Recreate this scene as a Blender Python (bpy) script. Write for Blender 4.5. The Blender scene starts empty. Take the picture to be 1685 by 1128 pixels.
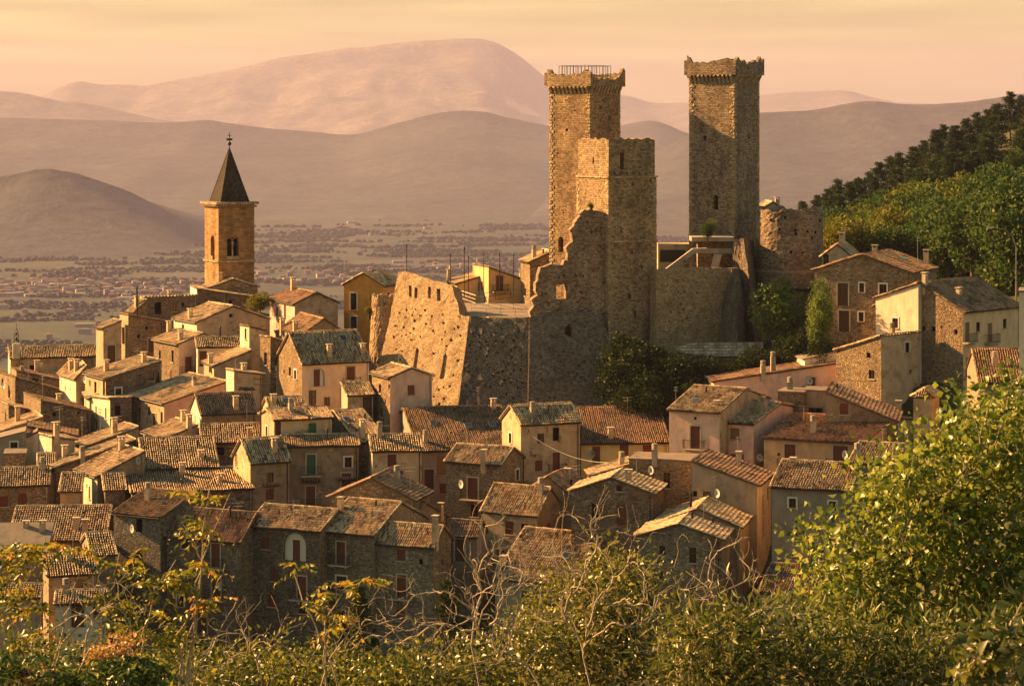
import bpy, math, random
import numpy as np
from mathutils import Vector, Matrix
from mathutils.geometry import delaunay_2d_cdt
random.seed(7)
RNG = np.random.default_rng(7)
SC = bpy.context.scene
COL = SC.collection
# ---------------------------------------------------------------- camera
F, CX, HY = 3800.0, 842.5, 210.0            # focal length and horizon of the photograph in its own pixels
cam = bpy.data.cameras.new('camera'); camo = bpy.data.objects.new('camera', cam); COL.objects.link(camo)
cam.sensor_width = 36.0; cam.lens = F / 1685.0 * 36.0
cam.shift_y = -(564.0 - HY) / 1685.0
camo.rotation_euler = (math.radians(90), 0, 0)
cam.clip_start = 0.5; cam.clip_end = 90000
cam.dof.use_dof = True; cam.dof.focus_distance = 260; cam.dof.aperture_fstop = 9.0
SC.camera = camo
# ---------------------------------------------------------------- sky and sun
SUN_EL, SUN_AZ = math.radians(25.0), math.radians(-66.0)       # azimuth from +Y, clockwise
S = Vector((math.sin(SUN_AZ) * math.cos(SUN_EL), math.cos(SUN_AZ) * math.cos(SUN_EL), math.sin(SUN_EL)))
W = bpy.data.worlds.new('World'); SC.world = W; W.use_nodes = True
wn, wl = W.node_tree.nodes, W.node_tree.links
bg = wn['Background']
sky = wn.new('ShaderNodeTexSky'); sky.sky_type = 'NISHITA'; sky.sun_disc = False
sky.sun_elevation = SUN_EL; sky.sun_rotation = SUN_AZ % (2 * math.pi)
sky.air_density = 2.0; sky.dust_density = 2.2; sky.ozone_density = 4.0; sky.altitude = 600
tint = wn.new('ShaderNodeMix'); tint.data_type = 'RGBA'; tint.blend_type = 'MULTIPLY'; tint.inputs[0].default_value = 1.0
tint.inputs[7].default_value = (1.0, 0.93, 0.58, 1)            # evening warmth of the whole sky
wtc = wn.new('ShaderNodeTexCoord'); wmp = wn.new('ShaderNodeMapping'); wmp.inputs['Scale'].default_value = (4, 4, 60)
wno = wn.new('ShaderNodeTexNoise'); wno.inputs['Scale'].default_value = 2.2; wno.inputs['Detail'].default_value = 5
wrp = wn.new('ShaderNodeMapRange'); wrp.inputs[1].default_value = 0.3; wrp.inputs[2].default_value = 0.75
wrp.inputs[3].default_value = 0.74; wrp.inputs[4].default_value = 1.22
cl = wn.new('ShaderNodeMix'); cl.data_type = 'RGBA'; cl.blend_type = 'MULTIPLY'; cl.inputs[0].default_value = 1.0
wl.new(wtc.outputs['Generated'], wmp.inputs[0]); wl.new(wmp.outputs[0], wno.inputs[0]); wl.new(wno.outputs[0], wrp.inputs[0])
wl.new(sky.outputs[0], tint.inputs[6]); wl.new(tint.outputs[2], cl.inputs[6]); wl.new(wrp.outputs[0], cl.inputs[7])
wl.new(cl.outputs[2], bg.inputs[0]); bg.inputs[1].default_value = 0.043
sl = bpy.data.lights.new('sun', 'SUN'); sl.energy = 5.0; sl.angle = math.radians(0.6); sl.color = (1.0, 0.53, 0.185)
so = bpy.data.objects.new('sun', sl); COL.objects.link(so); so.rotation_euler = S.to_track_quat('Z', 'Y').to_euler()
SC.view_settings.view_transform = 'Standard'; SC.view_settings.look = 'None'
SC.view_settings.exposure = 2.05; SC.view_settings.gamma = 1.0
SC.render.engine = 'CYCLES'
SC.cycles.use_denoising = True
SC.cycles.max_bounces = 5; SC.cycles.diffuse_bounces = 1; SC.cycles.glossy_bounces = 2
SC.cycles.transmission_bounces = 3; SC.cycles.transparent_max_bounces = 6; SC.cycles.volume_bounces = 0
SC.cycles.caustics_reflective = False; SC.cycles.caustics_refractive = False

# ---------------------------------------------------------------- helpers
def at(px, py, Y):
    return np.array([(px - CX) * Y / F, Y, -(py - HY) * Y / F])
def tag(o, label=None, cat=None, group=None, kind=None):
    if label: o['label'] = label
    if cat: o['category'] = cat
    if group: o['group'] = group
    if kind: o['kind'] = kind
    return o
def link(name, data, parent=None, loc=None, rz=None):
    o = bpy.data.objects.new(name, data); COL.objects.link(o)
    if parent is not None: o.parent = parent
    if loc is not None: o.location = loc
    if rz is not None: o.rotation_euler = (0, 0, rz)
    return o
def empty(name, loc, rz=0.0, label=None, cat=None, group=None):
    o = link(name, None, None, tuple(loc), rz); o.empty_display_size = 0.5
    return tag(o, label, cat, group)
def np_mesh(name, V, Fc, mat, tint=None, uv=None, smooth=False):
    """mesh from numpy vertices and faces of one size; tint is a float per vertex"""
    V = np.asarray(V, dtype=np.float32).reshape(-1, 3); Fc = np.asarray(Fc, dtype=np.int32)
    m = bpy.data.meshes.new(name); k = Fc.shape[1]; n = len(Fc)
    m.vertices.add(len(V)); m.vertices.foreach_set('co', V.ravel())
    m.loops.add(n * k); m.loops.foreach_set('vertex_index', Fc.ravel())
    m.polygons.add(n); m.polygons.foreach_set('loop_start', np.arange(0, n * k, k, dtype=np.int32))
    if smooth: m.polygons.foreach_set('use_smooth', np.ones(n, dtype=bool))
    if tint is not None:
        a = m.attributes.new('tint', 'FLOAT', 'POINT'); a.data.foreach_set('value', np.asarray(tint, dtype=np.float32))
    if uv is not None:
        u = m.uv_layers.new(name='UVMap'); u.data.foreach_set('uv', np.asarray(uv, dtype=np.float32)[Fc.ravel()].ravel())
    m.update(); m.validate()
    if mat: m.materials.append(mat)
    return m
class MB:
    def __init__(self): self.v = []; self.f = []; self.uv = []
    def add(self, vs, fs, uvs=None):
        n = len(self.v); self.v += [tuple(map(float, p)) for p in vs]; self.f += [tuple(i + n for i in q) for q in fs]
        self.uv += list(uvs) if uvs is not None else [(p[0] + p[1], p[2]) for p in self.v[n:]]
        return self
    def box(self, c, s, M=None):
        x, y, z = s[0] / 2, s[1] / 2, s[2] / 2
        vs = [Vector((a, b, d)) for a in (-x, x) for b in (-y, y) for d in (-z, z)]
        if M is not None: vs = [M @ p for p in vs]
        vs = [(p[0] + c[0], p[1] + c[1], p[2] + c[2]) for p in vs]
        return self.add(vs, [(0, 1, 3, 2), (4, 6, 7, 5), (0, 4, 5, 1), (2, 3, 7, 6), (0, 2, 6, 4), (1, 5, 7, 3)])
    def cyl(self, c, r, h, n=10, r2=None):
        r2 = r if r2 is None else r2
        vs = [(c[0] + r * math.cos(2 * math.pi * i / n), c[1] + r * math.sin(2 * math.pi * i / n), c[2]) for i in range(n)]
        vs += [(c[0] + r2 * math.cos(2 * math.pi * i / n), c[1] + r2 * math.sin(2 * math.pi * i / n), c[2] + h) for i in range(n)]
        return self.add(vs, [(i, (i + 1) % n, n + (i + 1) % n, n + i) for i in range(n)] + [tuple(range(n))[::-1], tuple(range(n, 2 * n))])
    def tube(self, pts, r, n=5):
        pts = [Vector(p) for p in pts]; rs = r if isinstance(r, (list, tuple)) else [r] * len(pts)
        vs = []
        for i, p in enumerate(pts):
            d = (pts[min(i + 1, len(pts) - 1)] - pts[max(i - 1, 0)]).normalized()
            a = d.cross(Vector((0, 0, 1)) if abs(d.z) < .9 else Vector((1, 0, 0))).normalized(); b = d.cross(a)
            vs += [p + (a * math.cos(2 * math.pi * k / n) + b * math.sin(2 * math.pi * k / n)) * rs[i] for k in range(n)]
        fs = [(i * n + k, i * n + (k + 1) % n, (i + 1) * n + (k + 1) % n, (i + 1) * n + k) for i in range(len(pts) - 1) for k in range(n)]
        fs += [tuple(range(n))[::-1], tuple(range((len(pts) - 1) * n, len(pts) * n))]
        return self.add(vs, fs)
    def mesh(self, name, mat, smooth=False):
        m = bpy.data.meshes.new(name); m.from_pydata(self.v, [], self.f)
        u = m.uv_layers.new(name='UVMap'); vi = np.zeros(len(m.loops), dtype=np.int32); m.loops.foreach_get('vertex_index', vi)
        u.data.foreach_set('uv', np.asarray(self.uv, dtype=np.float32)[vi].ravel())
        if smooth: m.polygons.foreach_set('use_smooth', [True] * len(m.polygons))
        m.materials.append(mat); m.update(); return m
    def obj(self, name, mat, parent=None, smooth=False, kind=None, loc=None, rz=None):
        o = link(name, self.mesh(name, mat, smooth), parent, loc, rz)
        if kind: o['kind'] = kind
        return o
def vnoise(x, y, seed=0):
    """smooth value noise on arrays"""
    r = np.random.default_rng(seed); T = r.random((64, 64))
    xi, yi = np.floor(x).astype(int), np.floor(y).astype(int); fx, fy = x - xi, y - yi
    fx = fx * fx * (3 - 2 * fx); fy = fy * fy * (3 - 2 * fy)
    a, b = T[xi % 64, yi % 64], T[(xi + 1) % 64, yi % 64]; c, d = T[xi % 64, (yi + 1) % 64], T[(xi + 1) % 64, (yi + 1) % 64]
    return (a * (1 - fx) + b * fx) * (1 - fy) + (c * (1 - fx) + d * fx) * fy
def fbm(x, y, seed=0, octv=5, ridged=False):
    s = 0; amp = 1.0; tot = 0
    for k in range(octv):
        n = vnoise(x * 2 ** k + 13.7 * k, y * 2 ** k + 5.1 * k, seed + k)
        if ridged: n = 1 - np.abs(2 * n - 1)
        s = s + n * amp; tot += amp; amp *= .5
    return s / tot

# ---------------------------------------------------------------- materials
def mat(name):
    m = bpy.data.materials.new(name); m.use_nodes = True
    nt = m.node_tree; b = nt.nodes['Principled BSDF']; b.inputs['Roughness'].default_value = .9
    b.inputs['Specular IOR Level'].default_value = .2
    return m, nt, b
def N(nt, t, **kw):
    n = nt.nodes.new('ShaderNode' + t)
    for k, v in kw.items():
        if k[0] == 'i' and k[1:].isdigit(): n.inputs[int(k[1:])].default_value = v
        else: setattr(n, k, v)
    return n
def ramp(nt, src, stops):
    r = nt.nodes.new('ShaderNodeValToRGB'); e = r.color_ramp.elements
    e[0].position, e[0].color = stops[0][0], (*stops[0][1], 1)
    e[1].position, e[1].color = stops[-1][0], (*stops[-1][1], 1)
    for p, c in stops[1:-1]:
        q = e.new(p); q.color = (*c, 1)
    nt.links.new(src, r.inputs[0]); return r.outputs[0]
def vary(nt, col, amt=.5):
    oi = N(nt, 'ObjectInfo'); return mix(nt, amt, col, ramp(nt, oi.outputs['Random'], [(0, (.7, .68, .66)), (.3, (1.15, 1.06, .92)), (.55, (.92, .86, .8)), (.8, (1.2, 1.12, 1.05)), (1, (1.05, .84, .7))]), 'MULTIPLY')
def mix(nt, fac, a, b, mode='MIX'):
    n = nt.nodes.new('ShaderNodeMix'); n.data_type = 'RGBA'; n.blend_type = mode
    for s, v in ((0, fac), (6, a), (7, b)):
        if hasattr(v, 'links'): nt.links.new(v, n.inputs[s])
        else: n.inputs[s].default_value = (*v, 1) if isinstance(v, tuple) else v
    return n.outputs[2]
def coords(nt, scale=(1, 1, 1), uv=False, warp=0.0):
    tc = N(nt, 'TexCoord'); src = tc.outputs['UV' if uv else 'Object']
    oi = N(nt, 'ObjectInfo'); ml = N(nt, 'Math', operation='MULTIPLY', i1=37.0); nt.links.new(oi.outputs['Random'], ml.inputs[0])
    ad = N(nt, 'VectorMath', operation='ADD'); nt.links.new(src, ad.inputs[0]); nt.links.new(ml.outputs[0], ad.inputs[1]); src = ad.outputs[0]
    if warp:
        no = N(nt, 'TexNoise'); no.inputs['Scale'].default_value = 1.3; nt.links.new(src, no.inputs[0])
        sc = N(nt, 'VectorMath', operation='SCALE'); sc.inputs['Scale'].default_value = warp; nt.links.new(no.outputs['Color'], sc.inputs[0])
        a2 = N(nt, 'VectorMath', operation='ADD'); nt.links.new(src, a2.inputs[0]); nt.links.new(sc.outputs[0], a2.inputs[1]); src = a2.outputs[0]
    mp = N(nt, 'Mapping'); mp.inputs['Scale'].default_value = scale; nt.links.new(src, mp.inputs[0])
    return mp.outputs[0]
def noise(nt, vec, scale, detail=4, rough=.55):
    n = N(nt, 'TexNoise'); n.inputs['Scale'].default_value = scale; n.inputs['Detail'].default_value = detail
    n.inputs['Roughness'].default_value = rough
    nt.links.new(vec, n.inputs[0]); return n.outputs[0]
def bump(nt, b, src, strength, dist):
    n = N(nt, 'Bump'); n.inputs['Strength'].default_value = strength; n.inputs['Distance'].default_value = dist
    nt.links.new(src, n.inputs['Height']); nt.links.new(n.outputs[0], b.inputs['Normal'])
def flat(name, c, rough=.8, metal=0, spec=.3):
    m, nt, b = mat(name); b.inputs['Base Color'].default_value = (*c, 1); b.inputs['Roughness'].default_value = rough
    b.inputs['Metallic'].default_value = metal; b.inputs['Specular IOR Level'].default_value = spec; return m
def stone_mat(name, dark, mid, light, mortar, cell=(3.2, 3.2, 5.6), coursed=False, pits=.16):
    m, nt, b = mat(name)
    if coursed:                                         # squared stones in courses, laid on the wall's own metres
        v = coords(nt, (1, 1, 1), uv=True, warp=.2)
        br = N(nt, 'TexBrick'); nt.links.new(v, br.inputs[0]); br.offset = .43; br.squash = .72; br.squash_frequency = 3; br.inputs['Scale'].default_value = 1.0
        br.inputs['Brick Width'].default_value = cell[0]; br.inputs['Row Height'].default_value = cell[1]
        br.inputs['Mortar Size'].default_value = .035; br.inputs['Mortar Smooth'].default_value = .6; br.inputs['Bias'].default_value = 0
        br.inputs['Color1'].default_value = (0, 0, 0, 1); br.inputs['Color2'].default_value = (1, 1, 1, 1)
        br.inputs['Mortar'].default_value = (.5, .5, .5, 1)
        cellv = br.outputs['Color']; inv = N(nt, 'Math', operation='SUBTRACT', i0=1.0); nt.links.new(br.outputs['Fac'], inv.inputs[1]); edge = inv.outputs[0]
    else:
        v = coords(nt, cell, warp=.25)
        vo = N(nt, 'TexVoronoi'); vo.inputs['Scale'].default_value = 1.0; nt.links.new(v, vo.inputs[0])
        sp = N(nt, 'SeparateColor'); nt.links.new(vo.outputs['Color'], sp.inputs[0]); cellv = sp.outputs[0]
        ve = N(nt, 'TexVoronoi', feature='DISTANCE_TO_EDGE'); ve.inputs['Scale'].default_value = 1.0; nt.links.new(v, ve.inputs[0])
        mr = N(nt, 'MapRange', i1=.02, i2=.16); nt.links.new(ve.outputs['Distance'], mr.inputs[0]); edge = mr.outputs[0]
    o = coords(nt)
    col = ramp(nt, cellv, [(.0, dark), (.45, mid), (1., light)])
    fine = noise(nt, o, 9, 3); col = mix(nt, .5, col, ramp(nt, fine, [(.3, (.55, .52, .5)), (.7, (1.2, 1.15, 1.1))]), 'MULTIPLY')
    stk = noise(nt, coords(nt, (.55, .55, .09)), 1.6, 4); col = mix(nt, .55, col, ramp(nt, stk, [(.36, (.5, .47, .45)), (.55, (1.05, 1.04, 1.02))]), 'MULTIPLY')
    big = noise(nt, o, .35, 4); col = mix(nt, 1., col, ramp(nt, big, [(.3, (.68, .66, .64)), (.7, (1.15, 1.12, 1.08))]), 'MULTIPLY')
    col = mix(nt, edge, mortar, col)
    pit = noise(nt, o, 2.1, 2); pm = N(nt, 'MapRange', i1=.31, i2=.27); nt.links.new(pit, pm.inputs[0])
    pf = N(nt, 'Math', operation='MULTIPLY', i1=pits * 4); nt.links.new(pm.outputs[0], pf.inputs[0])
    col = vary(nt, mix(nt, pf.outputs[0], col, (.05, .042, .034)), .45)
    nt.links.new(col, b.inputs['Base Color'])
    hh = N(nt, 'Math', operation='MULTIPLY_ADD', i1=.6); nt.links.new(fine, hh.inputs[0]); nt.links.new(edge, hh.inputs[2])
    h2 = N(nt, 'Math', operation='SUBTRACT'); nt.links.new(hh.outputs[0], h2.inputs[0]); nt.links.new(pf.outputs[0], h2.inputs[1])
    bump(nt, b, h2.outputs[0], .9, .1)
    return m
def plaster_mat(name, c, stain=.55, stone=0.0):
    m, nt, b = mat(name); o = coords(nt); st = coords(nt, (.8, .8, .3))
    a = noise(nt, o, .8, 6, .65); s = noise(nt, st, 1.5, 4); f = noise(nt, o, 14, 3)
    d = tuple(x * stain for x in c); l = tuple(min(1, x * 1.12) for x in c)
    col = ramp(nt, a, [(.3, d), (.5, c), (.72, l)])
    col = mix(nt, .4, col, ramp(nt, s, [(.35, (.6, .56, .52)), (.6, (1.05, 1.03, 1.0))]), 'MULTIPLY')
    if stone:                                           # patches where the render has fallen off the rubble
        vo = N(nt, 'TexVoronoi'); vo.inputs['Scale'].default_value = 1.0; nt.links.new(coords(nt, (3.5, 3.5, 6), warp=.2), vo.inputs[0])
        sp = N(nt, 'SeparateColor'); nt.links.new(vo.outputs['Color'], sp.inputs[0])
        rub = ramp(nt, sp.outputs[0], [(0, (.12, .09, .06)), (1, (.4, .31, .21))])
        mr = N(nt, 'MapRange', i1=.5 + (1 - stone) * .16, i2=.54 + (1 - stone) * .16); nt.links.new(noise(nt, o, .45, 5, .6), mr.inputs[0])
        col = mix(nt, mr.outputs[0], col, rub)
    col = vary(nt, col, .6); nt.links.new(col, b.inputs['Base Color']); bump(nt, b, f, .35, .03); return m
def tint_mat(name, stops, rough=.85, nscale=6, bumpd=.02, namp=.5):
    m, nt, b = mat(name); at_ = N(nt, 'Attribute', attribute_name='tint'); o = coords(nt)
    col = ramp(nt, at_.outputs['Fac'], stops); n = noise(nt, o, nscale, 3)
    col = mix(nt, namp, col, ramp(nt, n, [(.3, (.5, .5, .5)), (.7, (1.25, 1.25, 1.2))]), 'MULTIPLY')
    if name[:4] == 'tile':                              # lichen and soot lie over the tiles in patches
        big = noise(nt, o, .55, 5, .65); col = mix(nt, .85, col, ramp(nt, big, [(.32, (.5, .46, .42)), (.5, (1., 1., 1.)), (.7, (1.12, 1.1, 1.0))]), 'MULTIPLY'); col = vary(nt, col, .4)
    nt.links.new(col, b.inputs['Base Color']); b.inputs['Roughness'].default_value = rough; bump(nt, b, n, .4, bumpd); return m
def leaf_mat(name, stops, transl=.45, spec=.5):
    m, nt, b = mat(name); at_ = N(nt, 'Attribute', attribute_name='tint')
    col = ramp(nt, at_.outputs['Fac'], stops); nt.links.new(col, b.inputs['Base Color']); b.inputs['Roughness'].default_value = .38
    b.inputs['Specular IOR Level'].default_value = spec
    tr = N(nt, 'BsdfTranslucent'); nt.links.new(col, tr.inputs[0]); mx = N(nt, 'MixShader', i0=transl)
    nt.links.new(b.outputs[0], mx.inputs[1]); nt.links.new(tr.outputs[0], mx.inputs[2])
    nt.links.new(mx.outputs[0], nt.nodes['Material Output'].inputs[0]); return m
M = {}
M['st'] = stone_mat('rubble_brown', (.16, .115, .075), (.33, .25, .165), (.5, .4, .27), (.24, .185, .125))
M['sd'] = stone_mat('rubble_dark', (.10, .08, .06), (.22, .18, .14), (.36, .31, .25), (.17, .14, .11))
M['sg'] = stone_mat('rubble_grey', (.13, .115, .095), (.26, .235, .19), (.4, .37, .31), (.2, .18, .15))
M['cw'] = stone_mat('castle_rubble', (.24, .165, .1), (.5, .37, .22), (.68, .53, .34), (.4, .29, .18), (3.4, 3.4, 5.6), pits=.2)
M['cd'] = stone_mat('castle_scarp_shaded', (.08, .066, .056), (.19, .16, .13), (.3, .255, .21), (.15, .125, .105), (3.3, 3.3, 5.4), pits=.22)  # darker copy of the castle rubble; shade of turned-away faces is in its colour
M['tw'] = stone_mat('tower_courses', (.2, .145, .09), (.4, .3, .19), (.55, .43, .28), (.19, .14, .09), (.46, .24), True, .1)
M['tp'] = stone_mat('tower_courses_grey', (.16, .12, .09), (.32, .25, .19), (.47, .38, .29), (.17, .13, .1), (.42, .22), True, .1)
M['bt'] = stone_mat('ashlar', (.27, .165, .08), (.37, .235, .115), (.45, .3, .155), (.3, .19, .09), (.9, .4), True, .06)
M['quoin'] = stone_mat('quoin_stone', (.3, .22, .14), (.44, .34, .22), (.55, .44, .3), (.35, .27, .17), (1.3, 1.3, 1.3), pits=.05)
M['rw'] = stone_mat('block_wall', (.3, .27, .24), (.42, .38, .34), (.55, .5, .45), (.14, .12, .1), (.7, .36), True, .02)
M['pl'] = plaster_mat('plaster_beige', (.46, .36, .25), .55, .35)
M['pb'] = plaster_mat('plaster_worn', (.4, .32, .23), .5, .8)
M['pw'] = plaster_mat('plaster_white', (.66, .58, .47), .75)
M['pp'] = plaster_mat('plaster_pink', (.6, .43, .38), .8)
M['pc'] = plaster_mat('plaster_cream_sunwarm', (.74, .54, .35), .85)  # cream, warmed to paint sunlight onto walls that face away from the sun
M['po'] = plaster_mat('plaster_orange', (.5, .33, .2), .75)
M['pk'] = plaster_mat('plaster_ochre', (.58, .27, .06), .8)
M['py'] = plaster_mat('plaster_yellow', (.52, .43, .22), .8)
M['pg'] = plaster_mat('plaster_grey', (.3, .265, .225), .65)
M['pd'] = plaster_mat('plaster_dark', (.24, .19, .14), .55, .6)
M['br'] = stone_mat('brick_wall', (.34, .2, .16), (.46, .3, .25), (.55, .4, .34), (.45, .38, .33), (.3, .1), True, .02)
TILES = [(0, (.13, .09, .065)), (.22, (.34, .24, .15)), (.5, (.54, .41, .26)), (.78, (.68, .55, .36)), (.93, (.54, .34, .2)), (1, (.46, .22, .11))]
M['tile'] = tint_mat('tile_mixed', TILES)
M['tiler'] = tint_mat('tile_red', [(0, (.1, .065, .05)), (.3, (.25, .155, .105)), (.6, (.38, .25, .165)), (.85, (.42, .24, .15)), (1, (.44, .2, .11))])
M['tileb'] = tint_mat('tile_brown', [(0, (.09, .062, .045)), (.4, (.23, .15, .095)), (.7, (.34, .235, .15)), (1, (.4, .22, .125))])
M['under'] = flat('roof_board_shaded', (.09, .064, .045))  # darkened so the channels between tile rows carry painted shade
M['glass'] = flat('window_glass', (.012, .012, .014), .12, 0, .5)
M['dark'] = flat('room_shade', (.012, .01, .009), 1, 0, 0)  # near-black panels behind openings; the shade inside is put into the colour
M['wood'] = tint_mat('wood_brown', [(0, (.10, .05, .03)), (1, (.10, .05, .03))], .6, 20)
M['woodr'] = tint_mat('wood_russet', [(0, (.14, .045, .028)), (1, (.14, .045, .028))], .6, 20)
M['woodl'] = tint_mat('wood_tan', [(0, (.24, .14, .07)), (1, (.24, .14, .07))], .6, 20)
M['green'] = tint_mat('wood_green', [(0, (.03, .12, .06)), (1, (.03, .12, .06))], .6, 20)
M['white'] = flat('white_trim', (.6, .55, .48), .7)
M['trim'] = flat('stone_trim', (.4, .33, .25), .9)
M['metal'] = flat('dark_iron', (.03, .028, .026), .5, .6)
M['galv'] = flat('galvanised', (.3, .29, .27), .45, .7)
M['dish'] = flat('dish_grey', (.5, .47, .43), .5)
M['conc'] = plaster_mat('concrete', (.36, .31, .26), .7)
M['slate'] = stone_mat('slate', (.028, .024, .022), (.05, .043, .038), (.08, .068, .06), (.02, .017, .015), (.5, .3), True, 0)
M['sheet'] = plaster_mat('roof_felt', (.2, .175, .155), .75)
M['bark'] = tint_mat('bark_pale', [(0, (.28, .22, .16)), (1, (.46, .37, .27))], .9, 12)
M['barkd'] = tint_mat('bark_dark', [(0, (.10, .075, .05)), (1, (.17, .13, .09))], .9, 12)
M['lp'] = leaf_mat('leaf_poplar', [(0, (.028, .048, .009)), (.35, (.09, .135, .018)), (.72, (.25, .29, .035)), (1, (.46, .4, .07))])
M['ll'] = leaf_mat('leaf_lance', [(0, (.022, .036, .009)), (.45, (.075, .1, .02)), (.8, (.18, .18, .035)), (1, (.34, .27, .08))])
M['lb'] = leaf_mat('leaf_bush', [(0, (.02, .026, .006)), (.4, (.07, .085, .013)), (.75, (.2, .19, .028)), (1, (.4, .32, .055))], .4)
M['ly'] = leaf_mat('leaf_yellow', [(0, (.02, .03, .006)), (.4, (.075, .095, .012)), (.72, (.26, .24, .018)), (.93, (.44, .34, .022)), (1, (.44, .22, .02))])
M['la'] = leaf_mat('leaf_ailanthus', [(0, (.03, .055, .01)), (.5, (.075, .12, .018)), (.85, (.2, .21, .02)), (1, (.34, .27, .02))])
M['lo'] = leaf_mat('seed_orange', [(0, (.3, .14, .03)), (1, (.5, .28, .08))])
M['lm'] = leaf_mat('leaf_hill', [(0, (.014, .034, .01)), (.5, (.042, .085, .02)), (.85, (.1, .145, .03)), (1, (.24, .21, .035))], .4, .05)
M['lg'] = leaf_mat('leaf_hill_gold', [(0, (.045, .06, .01)), (.5, (.14, .15, .02)), (1, (.36, .27, .035))], .4, .05)
M['lc'] = leaf_mat('leaf_sunlit', [(0, (.05, .085, .018)), (.5, (.13, .19, .04)), (1, (.27, .31, .07))], .35, .05)  # brightened leaves: painted sunlight for castle trees that stand in shadow
M['lf'] = leaf_mat('leaf_far', [(0, (.012, .02, .018)), (1, (.022, .03, .024))], .5, .05)
M['lk'] = leaf_mat('leaf_shade', [(0, (.012, .022, .008)), (.6, (.028, .042, .013)), (1, (.06, .075, .02))], .2, .05)  # darkened leaves: shade on the castle bank is put into the colour
M['ln'] = leaf_mat('needle', [(0, (.016, .034, .014)), (.6, (.04, .064, .022)), (1, (.085, .1, .03))], .2, .05)
def ground_mat():
    m, nt, b = mat('hill_ground'); o = coords(nt)
    col = ramp(nt, noise(nt, o, .12, 6), [(.3, (.025, .032, .012)), (.5, (.055, .055, .025)), (.75, (.13, .105, .06))])
    nt.links.new(col, b.inputs['Base Color']); bump(nt, b, noise(nt, o, 1.5, 5), .8, .3); return m
def plain_mat():
    m, nt, b = mat('valley_fields'); tc = N(nt, 'TexCoord'); mp = N(nt, 'Mapping'); mp.inputs['Scale'].default_value = (.006, .004, 1)
    mp.inputs['Rotation'].default_value = (0, 0, .35)
    nt.links.new(tc.outputs['Object'], mp.inputs[0]); vo = N(nt, 'TexVoronoi'); vo.inputs['Scale'].default_value = 1.0; nt.links.new(mp.outputs[0], vo.inputs[0])
    sp = N(nt, 'SeparateColor'); nt.links.new(vo.outputs['Color'], sp.inputs[0])
    col = ramp(nt, sp.outputs[0], [(0, (.008, .014, .014)), (.35, (.013, .022, .019)), (.6, (.02, .032, .022)), (.85, (.034, .036, .032)), (1, (.06, .055, .048))])
    n = noise(nt, tc.outputs['Object'], .011, 6, .7); mr = N(nt, 'MapRange', i1=.47, i2=.56); nt.links.new(n, mr.inputs[0])
    col = mix(nt, mr.outputs[0], col, (.03, .042, .016)); nt.links.new(col, b.inputs['Base Color']); return m
def mountain_mat(name, a, c):
    m, nt, b = mat(name); tc = N(nt, 'TexCoord')
    n = noise(nt, tc.outputs['Object'], .0016, 8, .65)
    sp_ = noise(nt, tc.outputs['Object'], .018, 6, .7); col = mix(nt, .8, ramp(nt, n, [(.35, a), (.65, c)]), ramp(nt, sp_, [(.38, (.45, .45, .45)), (.6, (1.3, 1.3, 1.3))]), 'MULTIPLY')
    nt.links.new(col, b.inputs['Base Color']); bump(nt, b, noise(nt, tc.outputs['Object'], .006, 8, .65), .6, 40); return m
M['ground'] = ground_mat(); M['plain'] = plain_mat()
M['mt'] = mountain_mat('mountain_slope', (.05, .055, .045), (.16, .135, .11)); M['mtw'] = mountain_mat('wooded_ridge', (.018, .026, .03), (.045, .05, .05))
# ---------------------------------------------------------------- the far setting: plain, mountains, woods, town
PLAIN = -330.0
def mountain(name, pts, Y, m, front, back, seed, spur=.35, rough=6.0, expo=1.25):
    pts = [(-1500, pts[0][1] + 40), (-500, pts[0][1] + 12)] + pts + [(2200, pts[-1][1] + 12), (3200, pts[-1][1] + 40)]
    xs = np.array([p[0] for p in pts], float); ys = np.array([p[1] for p in pts], float)
    px = np.linspace(xs[0], xs[-1], 420); py = np.interp(px, xs, ys)
    k = np.array([1, 2, 3, 2, 1.]) / 9; pe = np.pad(py, 2, mode='edge'); py = np.convolve(pe, k, 'valid')
    py = py + (fbm(px / 26., px * 0 + seed, seed, 4) - .5) * rough
    X = (px - CX) * Y / F; crest = -(py - HY) * Y / F; h = np.maximum(crest - PLAIN, -3.)
    t = np.concatenate([-np.linspace(1, 0, 60) ** 1.1, np.linspace(0, 1, 16)[1:]])
    T, XX = np.meshgrid(t, X, indexing='ij'); HH = np.broadcast_to(h, T.shape)
    yy = Y + np.where(T < 0, T * front, T * back) + (fbm(XX / 2600., T * 0, seed + 9, 3) - .5) * 1800 * np.abs(T) * (1 - np.abs(T))
    A = np.abs(T); prof = (1 - A) ** expo
    sp = fbm(XX / 1500. + T * .6, yy / 2600., seed + 3, 6, True)
    prof = prof - spur * (sp - .25) * (A ** .6) * (1 - A) * 1.5
    Z = PLAIN - 6 + (HH + 6) * np.clip(prof, 0, 1.0)
    V = np.stack([XX, yy, Z], -1).reshape(-1, 3); nt_, nx = T.shape
    i = np.arange(nt_ - 1)[:, None] * nx + np.arange(nx - 1)[None, :]
    Fc = np.stack([i, i + 1, i + nx + 1, i + nx], -1).reshape(-1, 4)
    return tag(link(name, np_mesh(name, V, Fc, m, smooth=True)), kind='structure')
mountain('mountain_massif', [(0, 175), (60, 165), (85, 150), (110, 136), (130, 131), (165, 140), (215, 137), (240, 143), (300, 130), (380, 115), (450, 97), (490, 91),
    (520, 88), (570, 79), (600, 78), (640, 72), (720, 66), (785, 62), (810, 67), (850, 88), (880, 112), (910, 138), (950, 150), (1040, 158), (1065, 168), (1100, 170),
    (1140, 168), (1260, 156), (1310, 151), (1380, 147), (1400, 150), (1455, 166), (1560, 172), (1685, 175)], 23000, M['mt'], 7500, 5000, 3, .85, 3.5)
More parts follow.
